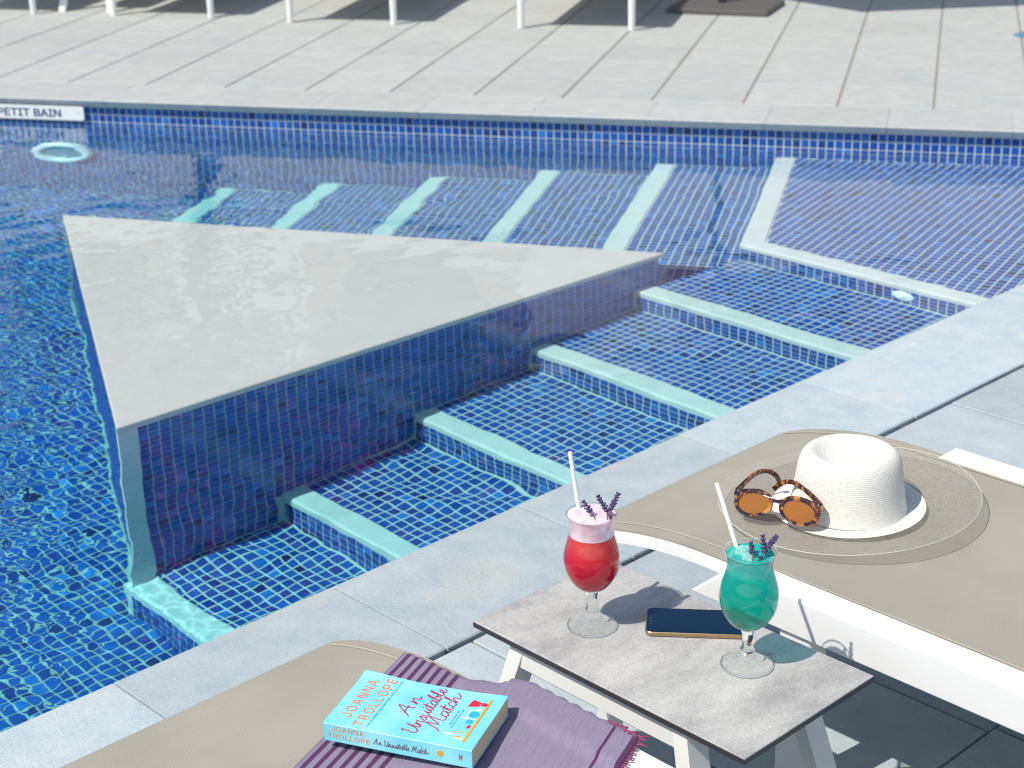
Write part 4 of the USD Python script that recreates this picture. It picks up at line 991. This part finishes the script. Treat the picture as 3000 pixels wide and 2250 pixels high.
def front3(m, z0=0.0):
    """xy of the front plane -> stands up, leaning back, wrapped a little."""
    v = m.vertices.copy()
    x, y, d_ = v[:, 0], v[:, 1], v[:, 2] + z0
    dep = d_ - .055 * (x / .07) ** 2 * .11
    Y = -dep * math.cos(TILT) + y * math.sin(TILT); Z = y * math.cos(TILT) + dep * math.sin(TILT)
    # leaning back: the top is farther from the viewer
    m = m.copy(); m.vertices = np.stack([x, Y, Z], 1) * GS; return m
def dense(poly, t):
    m = trimesh.creation.extrude_polygon(poly, t, engine='earcut')
    return m
obj('front_frame', front3(dense(front.simplify(.0001), .0042)), 'tortoise_look', sgl, smooth=35)
for l_ in lens:
    obj('lens', front3(dense(l_.buffer(.0006), .0014), .0012), 'lens_look', sgl, smooth=30)
for sx in (-1, 1):
    h0 = front3(trimesh.Trimesh([(sx * .0680, .0330, -.0005)] * 3, [[0, 1, 2]], process=False)).vertices[0]
    offs = [(.006, .030, .007), (.016, .066, .011), (.030, .088, .004), (.042, .098, -.017)] if sx < 0 else [(-.026, .026, .005), (-.056, .048, .009), (-.080, .060, .005), (-.104, .066, -.016)]
    pth = spline([h0] + [h0 + np.array(o) for o in offs], 22)
    parts = []
    hts = np.interp(np.linspace(0, 1, 22), [0, .2, .6, .85, 1], [.0058, .0045, .0034, .0042, .0040])
    for i in range(21):
        pts = []
        for k in (i, i + 1):
            tdir = pth[min(k + 1, 21)] - pth[max(k - 1, 0)]; tdir /= np.linalg.norm(tdir)
            sd = np.cross(tdir, (0, 0, 1)); sd /= np.linalg.norm(sd); ud = np.cross(sd, tdir)
            for a in (-.0017, .0017):
                for b in (-1, 1): pts.append(pth[k] + sd * a + ud * b * hts[k])
        parts.append(hull(pts))
    obj('temple', cat_(parts), 'tortoise_look', sgl, smooth=30)
for sx in (-1, 1):
    m = tr(trimesh.creation.cylinder(.0012, .0008, sections=12), sx * .064, .035, .0044)
    obj('rivet', front3(m), 'rivet_look', sgl)

# ------------------------------------------------------------------ far deck furniture
def far_lounger(label):
    root = thing('sun_lounger', label, 'sun lounger', FP(-1.6387, 2.041), math.atan2(UF[1], UF[0]), group='white loungers in a row on the far deck')
    # local x along u (0 at its right leg, negative left), y back
    for x in (0.0, -.61):
        for y in (.02, 1.55):
            obj('leg', lathe([(0, 0), (.018, 0), (.021, .30), (.021, .345), (0, .345)], 16).apply_transform(trimesh.transformations.translation_matrix((x, y, 0))), 'white_frame_look', root, smooth=30)
    for x in (0.0, -.61):
        obj('side_rail', cbox(x - .024, x + .024, -.06, 1.95, .335, .385, .006), 'white_frame_look', root)
    obj('cross_bar', cbox(-.58, -.03, -.05, -.01, .338, .378, .006), 'white_frame_look', root)
    obj('sling', cbox(-.585, -.025, -.04, 1.93, .368, .376, .002), 'fabric_look', root)
    return root
fa = far_lounger('white lounger nearest the parasol base in the far row')
for u, v, lab in ((-2.9845, 2.07, 'second white lounger from the parasol base in the far row'), (-4.12, 2.17, 'third white lounger from the parasol base in the far row'), (-5.2488, 2.17, 'white lounger at the far left end of the far row')):
    copy_of(fa, 'sun_lounger', lab, FP(u, v), math.atan2(UF[1], UF[0]), 'white loungers in a row on the far deck', 'sun lounger')
copy_of(tb, 'side_table', 'small white-legged side table between two far loungers', FP(-5.10, 2.78), math.atan2(UF[1], UF[0]), None, 'side table')
pr_ = thing('parasol', 'parasol on a dark square base plate beside the far loungers', 'parasol', FP(-1.258, 2.86), math.atan2(UF[1], UF[0]))
bpts = [(-.285, -.235), (.285, -.30), (.345, .13), (-.225, .20)]
obj('base_plate', chprism(bpts, .003, .030, .004), 'base_plate_look', pr_)
obj('pole', tr(trimesh.creation.cylinder(.026, 2.5, sections=24), 0, 0, 1.28), 'dark_pole_look', pr_, smooth=40)
cc_ = np.array([.0, .0])
hx_ = [(1.40 * math.cos(a), 1.40 * math.sin(a)) for a in np.radians(-100 + 60 * np.arange(6))]
cv = [(x, y, 2.30) for x, y in hx_] + [(0, 0, 2.72)]
cf = [[i, (i + 1) % 6, 6] for i in range(6)]
cvl = [(x, y, z - .004) for x, y, z in cv]
obj('canopy', trimesh.Trimesh(cv + cvl, cf + [[b + 7, a + 7, 13] for a, b in ((i, (i + 1) % 6) for i in range(6))] + [[i, i + 7, (i + 1) % 6] for i in range(6)] + [[(i + 1) % 6, i + 7, (i + 1) % 6 + 7] for i in range(6)], process=False), 'canopy_look', pr_)
for i in range(6):
    obj('rib', tube([(0, 0, 2.69), (hx_[i][0] * .98, hx_[i][1] * .98, 2.285)], .008, 6), 'dark_pole_look', pr_)
dr = thing('deck_light', 'round blue-grey light set in the far paving at the right edge', 'deck light', FP(.415, 2.17))
obj('ring', lathe([(.05, .0), (.05, .006), (.058, .009), (.078, .004), (.080, 0)], 32), 'lamp_glass_look', dr, smooth=30)
obj('glass', lathe([(0, .006), (.0495, .006), (.0495, 0)], 32), 'window_look', dr, smooth=30)

# ------------------------------------------------------------------ what the water mirrors: the house behind the terrace
hs = thing('terrace_house', 'two storey rendered house with tiled roof behind the far terrace', 'house', FP(-2.0, 9.5), math.atan2(UF[1], UF[0]))
obj('wall', cbox(-14, 16, 0, 6, 0, 5.6, .01), 'render_wall_look', hs)
for i in range(7):
    x = -12 + i * 4.0
    for z0_, z1_ in ((.1 if i % 2 else .9, 2.2), (3.5, 4.9)):
        obj('window', cbox(x, x + 1.3, -.03, .02, z0_, z1_, .005), 'window_look', hs)
        for d_ in (-.56, 1.32):
            obj('shutter', cbox(x + d_, x + d_ + .54, -.06, -.002, z0_, z1_, .005), 'shutter_look', hs)
obj('roof', hull([(-14.5, -.6, 5.6), (16.5, -.6, 5.6), (16.5, 6.6, 5.6), (-14.5, 6.6, 5.6), (-12, 3, 7.4), (14, 3, 7.4)]), 'roof_look', hs)
bg = thing('bougainvillea', 'tall magenta bougainvillea in front of the terrace house', 'shrub', (7.1, 8.4, 0))
obj('trunk', tube(spline([(0, 0, 0), (.1, .05, 1.2), (-.1, .1, 2.6), (.05, 0, 3.8)], 16), np.linspace(.12, .05, 16), 10), 'bark_look', bg, smooth=True)
def leaves(n, cen, rad, s, seed):
    r_ = np.random.default_rng(seed)
    cl = cen + r_.normal(0, 1, (40, 3)) * rad * .6
    p = cl[r_.integers(0, 40, n)] + r_.normal(0, .22, (n, 3))
    a = r_.normal(0, 1, (n, 3)); a /= np.linalg.norm(a, axis=1, keepdims=True); b = np.cross(a, r_.normal(0, 1, (n, 3))); b /= np.linalg.norm(b, axis=1, keepdims=True)
    v = np.stack([p - a * s, p + b * s * .6, p + a * s, p - b * s * .6], 1).reshape(-1, 3)
    i = np.arange(n)[:, None] * 4
    return trimesh.Trimesh(v, np.vstack([i + [0, 1, 2], i + [0, 2, 3]]), process=False)
obj('crown', leaves(5000, np.array([0, 0, 3.9]), np.array([1.5, 1.5, 1.2]), .07, 3), 'leaf_look', bg, kind='stuff')
obj('blossom', leaves(6000, np.array([-.1, -.2, 4.1]), np.array([1.5, 1.5, 1.1]), .07, 4), 'bract_look', bg, kind='stuff')
